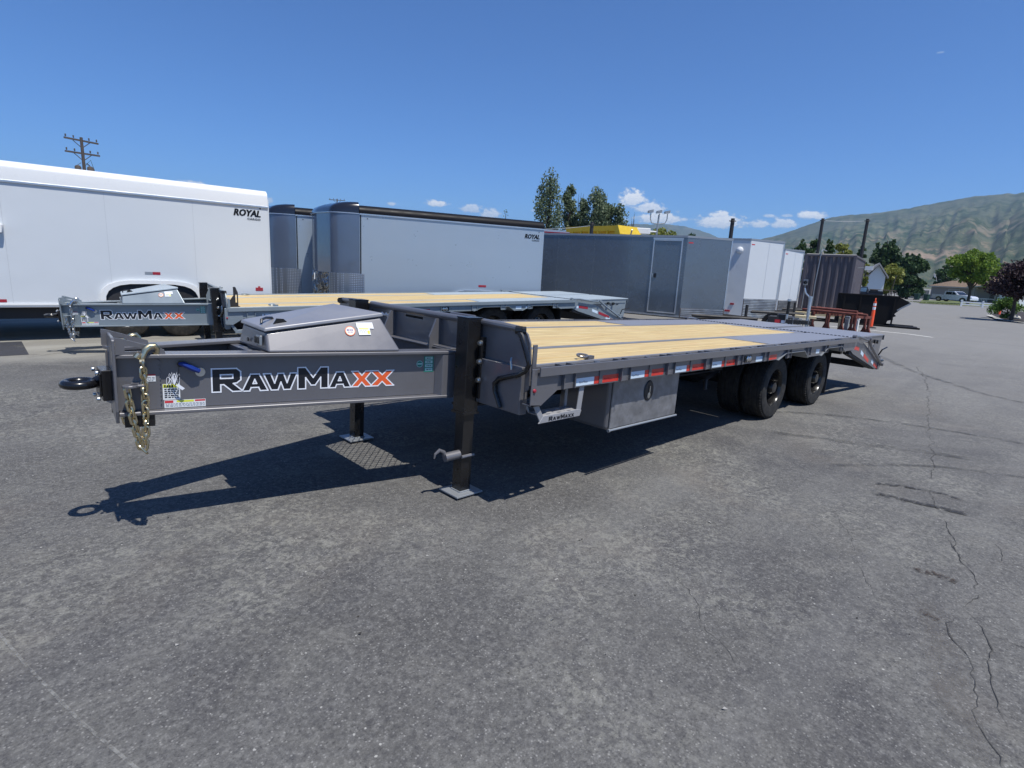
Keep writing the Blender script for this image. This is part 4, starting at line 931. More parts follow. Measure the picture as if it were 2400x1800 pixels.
def silver_trailer(o, th, L, label, height=2.46, mk=True):
    T = empty('cargo_trailer', o, th, label, 'cargo trailer', 'enclosed cargo trailers')
    wd = 2.44; z0 = .55; z1 = height
    b = MB(); b.box(0, 0, z0, L, wd, z1); b.build('body', silver_p, T)
    front = [(0,0)]+[(-.30*sin(i*pi/2/8)-.02, .26-.26*cos(i*pi/2/8)) for i in range(1, 9)]+[(-.42, .75), (-.46, wd/2), (-.42, wd-.75)]+[(-.30*sin(i*pi/2/8)-.02, wd-(.26-.26*cos(i*pi/2/8))) for i in range(8, 0, -1)]+[(0,wd)]
    front = [(x*1.9, y) for x, y in front]
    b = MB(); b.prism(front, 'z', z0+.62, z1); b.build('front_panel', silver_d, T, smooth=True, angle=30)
    f2 = [(x*1.02-.004, wd/2+(y-wd/2)*1.004) for x, y in front]
    b = MB(); b.prism([(.10, -.006)]+f2[0:]+[(.10, wd+.006)], 'z', z0-.02, z0+.62); me = b.build('stone_guard', [tread_p, mirror_m], T, smooth=True, angle=30)
    for p in me.data.polygons:
        c = p.center
        if abs(p.normal.z) < .5 and .30 < c.y < wd-.30: p.material_index = 1
    # curved black roof, front cap swept down
    k = 8
    prof = [(-.012, z1), (-.012, z1+.03)]+[(.16-.172*cos(i*pi/2/k), z1+.03+.15*sin(i*pi/2/k)) for i in range(1, k+1)]+[(wd/2, z1+.22)]+[(wd-(.16-.172*cos(i*pi/2/k)), z1+.03+.15*sin(i*pi/2/k)) for i in range(k, 0, -1)]+[(wd+.012, z1+.03), (wd+.012, z1)]
    b = MB(); b.prism(prof, 'x', 0, L+.004); b.build('roof', black_s, T, smooth=True, angle=25)
    # front cap: loft from the roof section down to the front edge
    b = MB(); n = len(front); rows = []
    for j in range(7):
        t = j/6; sc = cos(t*pi/2)**.6 if t < 1 else 0; zz = z1+.002+.24*sin(t*pi/2)
        rows.append([((x-.012)*(.02+.98*sc) if j else x-.012, wd/2+(y-wd/2)*(1.006-.12*t**2.2), zz-.0*(abs(y-wd/2))) for x, y in front])
    vs = [p for r in rows for p in r]; fs = []
    for j in range(6):
        for i in range(n-1): fs.append((j*n+i, j*n+i+1, (j+1)*n+i+1, (j+1)*n+i))
    fs.append(tuple(range(6*n, 7*n))); b.add(vs, fs); b.build('roof_cap', black_r, T, smooth=True, angle=60)
    b = MB(); b.box(0, -.02, z1-.028, L+.004, 0, z1); b.build('roof_trim', alu, T)
    b = MB(); b.prism([(x*1.03-.01, wd/2+(y-wd/2)*1.008) for x, y in front], 'z', z1-.016, z1+.001); b.build('front_trim', alu, T, smooth=True, angle=30)
    b = MB(); b.box(.012, -.014, z0+.62, .035, -.001, z1-.03); b.build('side_seam', black, T)
    b = MB(); b.box(0,-.014,z0-.04,L,0,z0+.03); b.build('lower_trim', alu, T)
    b = MB(); b.box(0,.15,.35,L,.25,z0-.04); b.box(0,wd-.25,.35,L,wd-.15,z0-.04); b.build('chassis', under, T)
    b = MB(); b.box(L-.05,-.002,z0,L+.002,.02,z1+.04); b.build('corner_trim', silver_p, T)
    text_royal(T, L-.12, 2.2, .105)
    for x, z in ((.17, z1-.10), (L-.14, z1-.09)): b = MB(); b.cyl((x,-.006,z),(x,0,z),.012,n=8); b.build('marker_light', ink, T)
    jeep_fender(T, L-1.72, z0, .72, .34, alu); tandem(T, L-1.72, .36, -.02, .36, .80)
    b = MB(); b.box(L-1.70,-.004,z0+.42,L-1.50,0,z0+.47); b.build('reflector', maroon_tape, T)
    # small plates on the guard, tongue
    b = MB(); b.M = Matrix.Translation((-.40,0,.06)); b.box(-.50, .70, z0+.38, -.478, .80, z0+.52, 0); b.box(-.505,.725,z0+.42,-.49,.775,z0+.48,1); b.build('number_plate', [sticker, ink], T)
    b = MB(); b.hexa([(-.35,.35,.38),(-1.6,1.15,.38),(-1.6,1.25,.38),(-.35,.45,.38),(-.35,.35,.50),(-1.6,1.15,.50),(-1.6,1.25,.50),(-.35,.45,.50)]); b.hexa([(-1.6,1.2,.38),(-.35,2.0,.38),(-.35,2.1,.38),(-1.6,1.3,.38),(-1.6,1.2,.50),(-.35,2.0,.50),(-.35,2.1,.50),(-1.6,1.3,.50)]); b.build('tongue', blackm, T)
    return T
thC = atan2(7.72-9.23, 8.17-3.94)
silver_trailer((3.94, 9.23, 0), thC, 4.52, 'silver enclosed cargo trailer with black curved roof, full side showing behind the pale flatbed')
pc = at(695, 600, 15.0)
silver_trailer((pc.x, pc.y, 0), thC, 4.52, 'silver enclosed cargo trailer with black roof wedged between the white trailer and its twin')

def vnose(o, th, L, wd, tip, z0, z1, mp, label, door=None, guard_top=.62, nose_m=None, seams=(), rear=False):
    """local x runs along the visible side towards the nose; the nose starts at x=L"""
    T = empty('cargo_trailer', o, th, label, 'cargo trailer', 'enclosed cargo trailers')
    nose_m = nose_m or mp
    b = MB(); b.box(0, 0, z0, L, wd, z1-.04); b.build('body', mp, T)
    tx, ty = tip
    b = MB(); b.prism([(L,0),(L+tx-.05,ty-.06),(L+tx,ty),(L+tx-.05,ty+.06),(L,wd)], 'z', z0+.05, z1-.04); b.build('nose', nose_m, T)
    b = MB(); b.prism([(0,-.012),(L,-.012),(L+tx+.015,ty),(L,wd+.012),(0,wd+.012)], 'z', z1-.055, z1); b.build('roof', trim_g, T)
    d = Vector((tx, ty, 0)).normalized(); n = Vector((d.y, -d.x, 0))
    b = MB(); b.M = frame((L,0,0), d, -n); Ln = hypot(tx, ty)
    gh = guard_top-z0+.02; k = max(5, int(gh/.052))
    for i in range(k): za = z0-.03+gh*i/k; b.prism([(.02,za+.009),(Ln-.03,za+.009),(Ln-.03,za+gh/k-.009),(.02,za+gh/k-.009)], 'y', -.016, -.002, 0)
    b.box(.0,-.004,z0-.03,Ln,0,z0-.03+gh,1)
    b.build('stone_guard', [guard_m, pole_w], T)
    b = MB(); b.M = frame((L,0,0), d, -n); b.box(Ln-.03,-.012,z0+gh,Ln+.0,0,z1-.06); b.box(Ln*.55,-.003,z0+gh,Ln*.55+.004,0,z1-.07); b.build('nose_trim', alu, T)
    b = MB(); b.M = frame((L,0,0), d, -n); b.box(.04,-.003,z1-.20,.18,0,z1-.17,0); b.build('marker_light', red_st, T)
    for x in seams:
        b = MB(); b.box(x-.0012,-.0012,z0+.04,x+.0012,0,z1-.06)
        k2 = 22
        for i in range(k2): zz = z0+.1+(z1-z0-.25)*i/(k2-1); b.box(x+.012,-.003,zz-.006,x+.022,0,zz+.006)
        b.build('panel_seam', trim_g, T)
    b = MB(); b.box(0,-.016,z0-.03,L,0,z0+.02); b.build('lower_trim', trim_g, T)
    b = MB(); b.box(0,.2,.36,L,.3,z0-.03); b.box(0,wd-.3,.36,L,wd-.2,z0-.03); b.build('chassis', under, T)
    b = MB(); b.tube([(L-.2,.1,.42),(L+tx+.9,ty,.42)], .05, 6); b.tube([(L-.2,wd-.1,.42),(L+tx+.9,ty,.42)], .05, 6); b.tube([(L+tx+.6,ty,.0),(L+tx+.6,ty,.8)], .04, 8); b.build('tongue', blackm, T)
    if door:
        x0, x1, za, zb = door
        b = MB(); w = .035
        b.box(x0-w,-.022,za-w,x0,0,zb+w); b.box(x1,-.022,za-w,x1+w,0,zb+w); b.box(x0,-.022,zb,x1,0,zb+w); b.box(x0,-.022,za-w,x1,0,za); b.box(x0-w*1.3,-.028,zb+w,x1+w*1.3,0,zb+w*2.2); df = b.build('door_frame', alu, T, bevel=.003)
        b = MB(); b.box(x0+.004,-.010,za+.004,x1-.004,0,zb-.004); dr = b.build('door', mp, T, bevel=.003)
        b = MB(); b.box(x0+.06,-.022,(za+zb)/2-.04,x0+.13,-.010,(za+zb)/2+.08,0); b.box(x0+.02,-.03,(za+zb)/2-.04,x0+.035,-.01,(za+zb)/2+.08,1); b.build('latch', [ink, alu], dr)
    tandem(T, L*.35, .36, -.01, .36, .8)
    return T
thD = atan2(5.8-10.08, 11.87-10.74)
oD = Vector((11.87, 5.8, 0))-Vector((cos(thD), sin(thD), 0))*4.42
oD2 = oD-Vector((cos(thD), sin(thD), 0))*1.6
vnose(oD2, thD, 6.02, 2.2, (.98,.99), .38, 2.57, gray_p, 'dark gray cargo trailer with a framed side door and slanted nose behind the ramps', door=(5.12,5.87,.47,2.42), seams=(2.1,3.3,4.45))
thE = radians(-75)
oE = Vector((16.3, 6.0, 0)); E_ = oE-Vector((cos(thE), sin(thE), 0))*5
TE = vnose(E_, thE, 5, 2.5, (.876,1.25), .25, 2.80, white_p, 'white cargo trailer with ribbed aluminium guard right of the dark gray one', guard_top=.86, seams=(1.2,2.4,3.6))
b = MB(); b.box(4.05,-.03,.62,4.09,0,2.5); b.box(4.38,-.03,.62,4.42,0,2.5); b.box(4.05,-.03,2.46,4.42,0,2.5)
for z in (2.25, .75): b.tube([(3.95,-.05,z),(4.32,-.06,z+.02)], .02, 6)
b.tube([(4.32,-.05,2.4),(4.32,-.05,.6)], .022, 8); b.build('cam_door_bar', trim_g, TE)
b = MB(); b.lathe([(.11,0),(.10,-.05),(.06,-.08),(.0,-.09)], (4.68,0,2.42), 'y', 16); b.build('side_vent', white_r, TE, smooth=True)
b = MB(); b.box(4.6,-.02,.62,4.72,0,.68); b.box(4.45,-.02,.38,4.62,0,.44); b.build('marker_light', maroon_tape, TE)
oG = Vector((20.07, 6.3, 0)); E_ = oG-Vector((cos(thE), sin(thE), 0))*4.5
vnose(E_, thE, 4.5, 2.2, (.564,1.1), .30, 2.69, white_p, 'shorter white cargo trailer beside the brown container', guard_top=.76)

# ---------------------------------------------------------------- shipping container
def container():
    p0 = Vector((25.9, 7.6, 0)); p1 = Vector((26.3, 5.55, 0)); th = atan2((p1-p0).y, (p1-p0).x); wd = (p1-p0).length; Ld = 6.0; h = 2.78; z0 = .12
    T = empty('shipping_container', p0, th, 'dark brown corrugated steel shipping container beside the white trailers', 'container')
    def corr(b, x0, x1, zA, zB, face, d=.05, pitch=.285):
        n = int(round((x1-x0)/pitch)); pitch = (x1-x0)/n; P = []
        for i in range(n):
            a = x0+i*pitch; P += [(a,0),(a+pitch*.22,0),(a+pitch*.48,d),(a+pitch*.74,d)]
        P.append((x1,0)); 
        for i in range(len(P)-1):
            (xa, ya), (xb, yb) = P[i], P[i+1]
            q = [(xa,ya,zA),(xb,yb,zA),(xb,yb,zB),(xa,ya,zB)]
            if face == 'end': q = [(x, y+.03, z) for x, y, z in q]
            elif face == 'R': q = [(wd-.03-y, x, z) for x, y, z in q]
            elif face == 'L': q = [(.03+y, x, z) for x, y, z in q]
            b.add(q, [(0,1,2,3)])
    b = MB(); corr(b, .12, wd-.12, z0+.16, h-.10, 'end', .075, .30); b.build('end_wall', cont_p, T)
    b = MB(); corr(b, .12, Ld-.12, z0+.16, h-.08, 'R'); b.build('side_wall', cont_p, T); b = MB(); corr(b, .12, Ld-.12, z0+.16, h-.08, 'L'); b.build('side_wall', cont_p, T)
    b = MB()
    for x in (0, wd-.12):
        for y in (0, Ld-.12): b.box(x,y,z0,x+.12,y+.12,h)
    b.box(.12,0,z0,wd-.12,.09,z0+.16); b.box(.12,0,h-.10,wd-.12,.07,h-.002); b.box(0,.12,h-.08,.08,Ld-.12,h-.002); b.box(wd-.08,.12,h-.08,wd,Ld-.12,h-.002); b.box(0,.12,z0,.08,Ld-.12,z0+.16); b.box(wd-.08,.12,z0,wd,Ld-.12,z0+.16)
    b.build('frame', cont_p, T, bevel=.008)
    b = MB(); n = 18
    for i in range(n): y0 = .1+(Ld-.2)*i/n; b.hexa([(.05,y0,h-.02),(wd-.05,y0,h-.02),(wd-.05,y0+.24,h-.02),(.05,y0+.24,h-.02),(.05,y0+.05,h+.025),(wd-.05,y0+.05,h+.025),(wd-.05,y0+.19,h+.025),(.05,y0+.19,h+.025)])
    b.build('roof', conc, T)
    b = MB(); b.box(.05,.05,z0+.05,wd-.05,Ld-.05,z0+.08); b.build('floor', under, T)
    b = MB(); b.box(-.3,-.3,0,wd+.2,-.0,.0+z0); b.box(0,.2,0,wd,.4,z0-.003); b.box(0,Ld-.5,0,wd,Ld-.3,z0-.003); b.build('timber_block', wood_l, T)
    # conduit and meter box on the end wall
    b = MB(); b.tube([(.62,-.02,.2),(.60,-.03,1.4),(.66,-.04,2.9),(.68,.1,3.0),(.8,.5,2.95)], .022, 8); b.build('conduit', trim_g, T, smooth=True)
    b = MB(); b.box(.12,-.10,1.35,.30,0,1.62,0); b.lathe([(.085,-.12),(.08,-.16),(.0,-.17)], (.21,.0,1.48), 'y', 14, 1); b.tube([(.21,-.05,1.35),(.20,-.04,.2)], .018, 6, mi=0); b.build('meter_box', [trim_g, glass], T)
    # floodlight on the far long side
    b = MB(); b.tube([(wd,1.4,2.25),(wd+.35,1.4,2.28)], .02, 6, mi=0); b.box(wd+.30,1.25,2.18,wd+.62,1.55,2.36,1); b.build('floodlight', [trim_g, white_r], T)
    return T
container()
# ---------------------------------------------------------------- dumpster with delineator
def dumpster():
    q = at(2111, 699, 25.5); q0 = at(2000, 690, 25.5); th = atan2(q.y-q0.y, q.x-q0.x); L = (Vector((q.x,q.y))-Vector((q0.x,q0.y))).length
    T = empty('roll_off_dumpster', (q0.x, q0.y, 0), th, 'black steel roll-off dumpster with sloping chute end behind the orange post', 'dumpster')
    H = 1.13; prof = [(-.5,.06),(-.5,H),(L,H-.03),(L+.34,H-.19),(L+.02,.64),(L-.05,.56),(L-.12,.50),(L-.03,.42),(L-.15,.36),(L-.10,.28),(L-.28,.22),(L-.30,.12),(L-.5,.05)]
    b = MB(); b.prism(prof, 'y', 0, .04); b.prism(prof, 'y', 1.9, 1.94); b.box(-.5,.04,.06,-.46,1.9,H)
    b.hexa([(-.46,.04,.06),(L-.5,.04,.06),(L-.5,1.9,.06),(-.46,1.9,.06),(-.46,.04,.10),(L-.5,.04,.10),(L-.5,1.9,.10),(-.46,1.9,.10)])
    b.hexa([(L-.5,.04,.06),(L+.05,.04,.66),(L+.05,1.9,.66),(L-.5,1.9,.06),(L-.55,.04,.10),(L,.04,.70),(L,1.9,.70),(L-.55,1.9,.10)])
    b.build('bin', dump_p, T)
    b = MB(); b.box(-.5,-.035,H-.02,L,.0,H+.03); 
    for i in range(4): b.box(-.3+i*.55,-.03,.1,-.24+i*.55,0,H-.02)
    b.build('rib', dump_p, T, bevel=.004)
    b = MB(); b.hexa([(L-.02,-.03,.62),(L+.36,-.03,.90),(L+.36,1.95,.90),(L-.02,1.95,.62),(L-.05,-.03,.66),(L+.33,-.03,.945),(L+.33,1.95,.945),(L-.05,1.95,.66)]); b.build('chute_lip', trim_g, T)
    b = MB(); b.box(-1.2,-.25,0,L+.75,-.10,.06); b.box(-1.2,1.0,0,L+.6,1.15,.06); b.box(L-.2,-.1,.0,L+.7,.9,.045); b.build('skid', dump_p, T)
dumpster()
def delineator(p, h, label, tilt=0, r=.06):
    T = empty('delineator_post', p, 0, label, 'post', 'orange delineator posts'); T.rotation_euler = (0, tilt, 0)
    b = MB(); b.lathe([(r*1.15,.0),(r,.06),(r*.92,h*.55),(r*.8,h*.57),(r*.8,h*.83),(r*.86,h*.84),(r*.7,h*.87)], (0,0,0), 'z', 16)
    b.tube([(r*.55*cos(t),0,h*.90+h*.07*sin(t)) for t in [2*pi*i/14 for i in range(14)]], r*.22, 6, closed=True); b.box(-r*.5,-r*.25,h*.84,r*.5,r*.25,h*.88); b.build('tube', orange_p, T, smooth=True)
    for za, zb in ((.60,.69),(.73,.81)): b = MB(); b.lathe([(r*.83,h*za),(r*.83,h*zb)], (0,0,0), 'z', 16); b.build('reflective_band', white_v, T)
    b = MB(); b.lathe([(.0,.05),(r*1.6,.05),(r*3.0,.02),(r*3.0,.0)], (0,0,0), 'z', 10); b.build('base', blackm, T)
delineator((21.04, 3.3, 0), 1.09, 'orange post with two white bands in front of the black dumpster')
delineator((47.3, 2.2, 0), 1.0, 'faded orange post standing beside the green bush at the far kerb', r=.09)
# ---------------------------------------------------------------- rusty sawhorses carrying pipes
def sawhorse(p, th, label, w=.62, h=.70):
    T = empty('steel_sawhorse', p, th, label, 'sawhorse', 'rust-red steel sawhorses'); 
    b = MB(); b.box(-w/2,-.03,h-.06,w/2,.03,h)
    b.build('top_bar', rust, T)
    for x in (-w/2+.04, w/2-.04):
        b = MB(); b.box(x-.025,-.025,.04,x+.025,.025,h-.06); b.hexa([(x-.02,-.20,0),(x+.02,-.20,0),(x+.02,-.15,0),(x-.02,-.15,0),(x-.02,-.03,h*.55),(x+.02,-.03,h*.55),(x+.02,.0,h*.55),(x-.02,.0,h*.55)]); b.hexa([(x-.02,.15,0),(x+.02,.15,0),(x+.02,.20,0),(x-.02,.20,0),(x-.02,.0,h*.55),(x+.02,.0,h*.55),(x+.02,.03,h*.55),(x-.02,.03,h*.55)])
        b.prism([(-.20,0),(.20,0),(.03,.30),(-.03,.30)], 'x', x-.006, x+.006); b.build('leg', rust, T)
r0 = at(1905, 717, 18.2); r1 = at(2030, 735, 17.4)
dv = Vector((r1.x-r0.x, r1.y-r0.y, 0)); thp = atan2(dv.y, dv.x); pp = Vector((-dv.y, dv.x, 0)).normalized()
lab = ['sawhorse at the right end of the rusty pipe pile', 'second rusty sawhorse from the right end of the pipe pile', 'middle sawhorse under the rusty pipes', 'sawhorse at the left end of the rusty pipes near the black trailer tongue']
for i, t in enumerate((.96, .80, .48, .18)):
    c = Vector((r0.x, r0.y, 0))+dv*t+pp*(.0 if i != 1 else .25)
    sawhorse(c, thp+pi/2-.1, lab[i])
R = random.Random(3)
for i, (t0, t1, off, z, m_) in enumerate(((-.10,.93,-.20,.735,rust),(-.02,1.02,.02,.735,rust),(.0,.86,.22,.74,rust_l),(.04,.52,.10,.80,rust_l),(-.02,.60,.38,.74,rust_l),(.0,.88,-.08,.80,rust))):
    a = Vector((r0.x, r0.y, z))+dv*t0+pp*off; c = Vector((r0.x, r0.y, z))+dv*t1+pp*off
    b = MB(); b.tube([a, c], .033, 10); b.tube([a+Vector((0,0,.0)), a+dv.normalized()*.12], .037, 10)
    tag(b.build('steel_pipe', m_, smooth=True), ['longest dark rusty pipe nearest the camera on the sawhorses', 'dark rusty pipe lying second from the front on the sawhorses', 'pale worn red pipe in the middle of the sawhorse pile', 'short pale red pipe resting on top of the pile', 'rear pale red pipe on the left half of the sawhorses', 'dark rusty pipe stacked on top, running most of the pile'][i], 'pipe', 'rusty pipes on the sawhorses')
for i, (t, c_) in enumerate(((.30, wood_l), (.42, trim_g), (.60, white_r))):
    q = Vector((r0.x, r0.y, 0))+dv*t+pp*.7; b = MB(); b.box(-.05,-.05,0,.05,.05,.55); b.box(-.09,-.09,0,.09,.09,.04); b.box(-.04,-.06,.55,.06,.06,.62)
    o = b.build('stand_post', c_, bevel=.006); o.location = q; tag(o, ['pale timber post standing behind the rusty sawhorses', 'gray post standing behind the rusty sawhorses', 'white post standing behind the rusty sawhorses'][i], 'post')
# ---------------------------------------------------------------- small black trailer tongue with jacks
def black_tongue():
    a = at(1800, 745, 15.5); c = at(1885, 745, 15.5); th = atan2(c.y-a.y, c.x-a.x); L = (c-a).length
    T = empty('utility_trailer', (a.x, a.y, 0), th, 'low black utility trailer end with crank jacks behind the flatbed ramps', 'trailer')
    b = MB(); b.box(0,0,.42,L*.7,.10,.62); b.box(L*.25,.0,.60,L*.5,.5,.68); b.box(L*.5,-.05,.48,L*1.2,.06,.58); b.box(.0,.1,.46,L*.9,2.2,.54); b.build('frame', blackm, T, bevel=.006)
    b = MB(); b.box(L*.2,-.006,.47,L*.36,0,.55); b.build('tail_light', red_st, T)
    b = MB(); b.box(L*.38,-.006,.47,L*.52,0,.54); b.build('number_plate', white_v, T)
    for i, (x, m1, zt) in enumerate(((L*.52, black, 1.02), (L*1.08, alu, 1.12))):
        b = MB(); b.cyl((x,-.02,.1),(x,-.02,.75),.03,n=10,mi=0); b.cyl((x,-.02,.7),(x,-.02,zt),.038,n=10,mi=1); b.cyl((x,-.02,zt),(x,-.02,zt+.05),.045,n=10,mi=0); b.box(x-.07,-.09,.0,x+.07,.05,.02,0)
        if i: b.tube([(x,-.02,zt),(x-.12,-.03,zt+.12),(x-.16,-.03,zt+.24)], .018, 8, mi=0)
        b.cyl((x-.02,-.02,.1),(x-.02,-.02,.02),.02,n=8,mi=0)
        b.build('jack', [alu, m1], T, smooth=True)
    b = MB(); 
    for i in range(9): b.box(L*(.55+.07*i),-.03-.01*(i%3),.42+.02*(i%2),L*(.58+.07*i),.02,.56+.03*(i%3))
    b.build('coupler_parts', trim_g, T)
    b = MB(); b.box(L*.6,.6,.0,L*1.5,.9,.32,0); b.box(L*.9,-.2,.02,L*1.4,.2,.10,0); b.box(L*.75,.55,.60,L*1.35,.85,.66,0); b.build('timber_block', [wood_l], T)
    tandem(T, L*.1, .30, 2.0, .30, .7, 1)
black_tongue()
# ---------------------------------------------------------------- posts, wires, lamps
def post(p, h, r, label, cat='pole', m_=blackm, group=None, collar=True, lean=0):
    b = MB(); b.cyl((0,0,0),(lean,0,h),r,r*.9,n=12)
    if collar: b.tube([(lean+1.5*r*cos(2*pi*i/10), 1.5*r*sin(2*pi*i/10), h-.12) for i in range(10)], .018, 5, closed=True)
    o = b.build('yard_pole', m_, smooth=True); o.location = (p.x, p.y, 0); return tag(o, label, cat, group)
pl = []
for px, py, d, l in ((1388,520,30,'black pole standing in front of the yellow hopper'), (1718,512,30,'black pole rising behind the white cargo trailer'), (1929,512,41,'black pole standing behind the left half of the brown container'), (2034,513,41,'black pole rising at the right end of the brown container')):
    q = at(px, py, d); post(q, q.z, .10, l, group='black poles along the back of the yard'); pl.append(q)
def wire(a, c, sag, r, name, label, cat, m_=trim_g):
    b = MB(); n = 10; b.tube([a.lerp(c, i/n)-Vector((0,0,sag*4*(i/n)*(1-i/n))) for i in range(n+1)], r, 5); return tag(b.build(name, m_, smooth=True), label, cat)
dz = Vector((0,0,-.12))
wire(pl[2]+dz, pl[3]+dz, .05, .012, 'rope', 'thin pale rope strung between the two poles above the container', 'rope', white_r)
wire(at(1265, 537, 34), pl[0]+dz*1.5, .05, .012, 'rope', 'thin pale rope running left from the pole by the yellow hopper', 'rope', white_r)
# utility poles
def utility(px_top, py_top, dist, label, arms, h_extra, transformer):
    q = at(px_top, py_top, dist); h = q.z; T = empty('utility_pole', (q.x, q.y, 0), YAW-.9+.2, label, 'utility pole', 'wooden utility poles')
    b = MB(); b.cyl((0,0,0),(0,0,h),.15,.10,n=10); b.build('pole', pole_w, T, smooth=True)
    for dz_, hw, tilt in arms:
        b = MB(); z = h-dz_; b.hexa([(-hw,-.07,z-tilt),(hw,-.07,z+tilt),(hw,.07,z+tilt),(-hw,.07,z-tilt),(-hw,-.07,z+.12-tilt),(hw,-.07,z+.12+tilt),(hw,.07,z+.12+tilt),(-hw,.07,z+.12-tilt)]); b.tube([(-hw*.5,0,z),(0,0,z-.5)], .03, 5); b.tube([(hw*.5,0,z),(0,0,z-.5)], .03, 5)
        ar = b.build('crossarm', pole_w, T)
        for x in (-hw*.9,-hw*.45,hw*.45,hw*.9): b = MB(); b.lathe([(.03,0),(.06,.05),(.04,.1),(.06,.15),(.02,.2),(0,.2)], (x,0,z+.16+tilt*x/hw), 'z', 8); b.build('insulator', pole_w, ar)
    if transformer:
        for x, y in ((.35,-.25),(.5,.2),(-.4,0)):
            b = MB(); b.lathe([(0,0),(.2,.02),(.22,.1),(.22,.75),(.15,.85),(.0,.9)], (x,y,h-3.0), 'z', 12); b.tube([(x,y,h-2.1),(x*.4,y,h-1.9)], .02, 5); b.build('transformer', pole_w, T, smooth=True)
        b = MB(); b.tube([(.0,.0,h-2.2),(.5,.1,h-1.6),(.7,.1,h-2.4)], .02, 5); b.build('jumper_cable', blackm, T)
utility(190, 322, 58, 'tall wooden utility pole with two crossarms and transformers above the white trailer', ((.3,1.1,-.04),(1.25,1.12,0)), 0, True)
utility(790, 466, 115, 'distant wooden utility pole poking above the black-roofed silver trailer', ((.3,1.7,.1),(1.5,1.7,-.2)), 0, False)
for k, (px, py, px2, py2) in enumerate(((1730,500,2100,497),(1250,470,1700,497))):
    pass
# triple-head yard lamp
q = at(1545, 490, 42); T = empty('yard_lamp', (q.x, q.y, 0), YAW-pi/2, 'pale pole with three floodlight heads and a camera box above the gray trailer', 'lamp')
b = MB(); b.cyl((0,0,0),(0,0,q.z-1.0),.09,.06,n=10); b.tube([(0,0,q.z-1.0),(.02,0,q.z-.4)], .05, 8); b.build('pole', trim_g, T, smooth=True)
for x in (-.55, .05, .62):
    b = MB(); b.tube([(0,0,q.z-1.0),(x*.8,0,q.z-.95),(x,0,q.z-.7),(x,0,q.z-.3)], .035, 6); b.hexa([(x-.2,-.18,q.z-.30),(x+.14,-.18,q.z-.24),(x+.14,.18,q.z-.24),(x-.2,.18,q.z-.30),(x-.2,-.18,q.z-.14),(x+.14,-.18,q.z-.06),(x+.14,.18,q.z-.06),(x-.2,.18,q.z-.14)]); b.build('lamp_head', trim_g, T)
b = MB(); b.box(-1.6,-.2,q.z-1.75,-.5,.2,q.z-1.35); b.box(-.5,-.05,q.z-1.6,0,.05,q.z-1.5); b.build('camera_box', white_r, T, bevel=.03)
q = at(1478, 548, 40); b = MB(); b.tube([(q.x,q.y,0),(q.x,q.y,q.z-.1),(q.x-.3,q.y-.3,q.z+.25)], .05, 6); tag(b.build('gooseneck_lamp', trim_g, smooth=True), 'small curved gray lamp arm beside the yellow hopper', 'lamp')
q2 = at(1478, 538, 40); bb = None
# yellow hopper on stilts
a = at(1328, 530, 44); c = at(1458, 531, 40); th = atan2(c.y-a.y, c.x-a.x); L = hypot(c.x-a.x, c.y-a.y); zt = (a.z+c.z)/2
T = empty('yellow_hopper', (a.x, a.y, 0), th, 'yellow steel hopper body with ribbed sides seen above the gray trailer', 'hopper')
b = MB(); b.hexa([(0,0,zt-.35),(L-.5,0,zt-.35),(L-.5,2,zt-.35),(0,2,zt-.35),(-.0,-.1,zt),(L-.4,-.1,zt),(L-.4,2.1,zt),(0,2.1,zt)]); b.box(0,.35,zt-1.0,L-.5,.40,zt-.35); b.build('body', yellow_p, T)
b = MB(); b.prism([(L-.5,zt-1.1),(L-.1,zt-1.1),(L+.0,zt-.55),(L-.25,zt+.02),(L-.5,zt+.02)], 'y', -.15, 2.1); b.build('end_plate', yellow_p, T)
for i in range(6): x = .5+i*(L-1.2)/5; b = MB(); b.hexa([(x,.1,zt-1.1),(x+.1,.1,zt-1.1),(x+.1,.3,zt-1.1),(x,.3,zt-1.1),(x+.25,-.1,zt-.35),(x+.35,-.1,zt-.35),(x+.35,.1,zt-.35),(x+.25,.1,zt-.35)]); b.build('rib', yellow_p, T)
b = MB()
for x in (.3, L*.5, L-.8):
    for y in (.2, 1.8): b.box(x,y,0,x+.15,y+.15,zt-1.0)
b.build('support_leg', yellow_p, T)
# long low roofs behind the gray trailer
a = at(1262, 536, 50); c = at(1400, 548, 46); th = atan2(c.y-a.y, c.x-a.x); L = hypot(c.x-a.x, c.y-a.y)
T = empty('canopy_building', (a.x, a.y, 0), th, 'low building with white roof edge and red stripe behind the gray trailer', 'building')
b = MB(); b.box(0,.2,0,L,5,a.z-.5); b.build('wall', wall_w, T)
b = MB(); b.hexa([(-.1,0,a.z-.5),(L,0,c.z-.3),(L,5.2,c.z-.3),(-.1,5.2,a.z-.5),(-.1,0,a.z),(L,0,c.z+.05),(L,5.2,c.z+.05),(-.1,5.2,a.z)]); rf = b.build('roof', white_r, T)
b = MB(); b.hexa([(-.1,-.01,a.z-.3),(L,-.01,c.z-.17),(L,0,c.z-.17),(-.1,0,a.z-.3),(-.1,-.01,a.z-.18),(L,-.01,c.z-.08),(L,0,c.z-.08),(-.1,0,a.z-.18)]); b.build('stripe', red_st, rf)

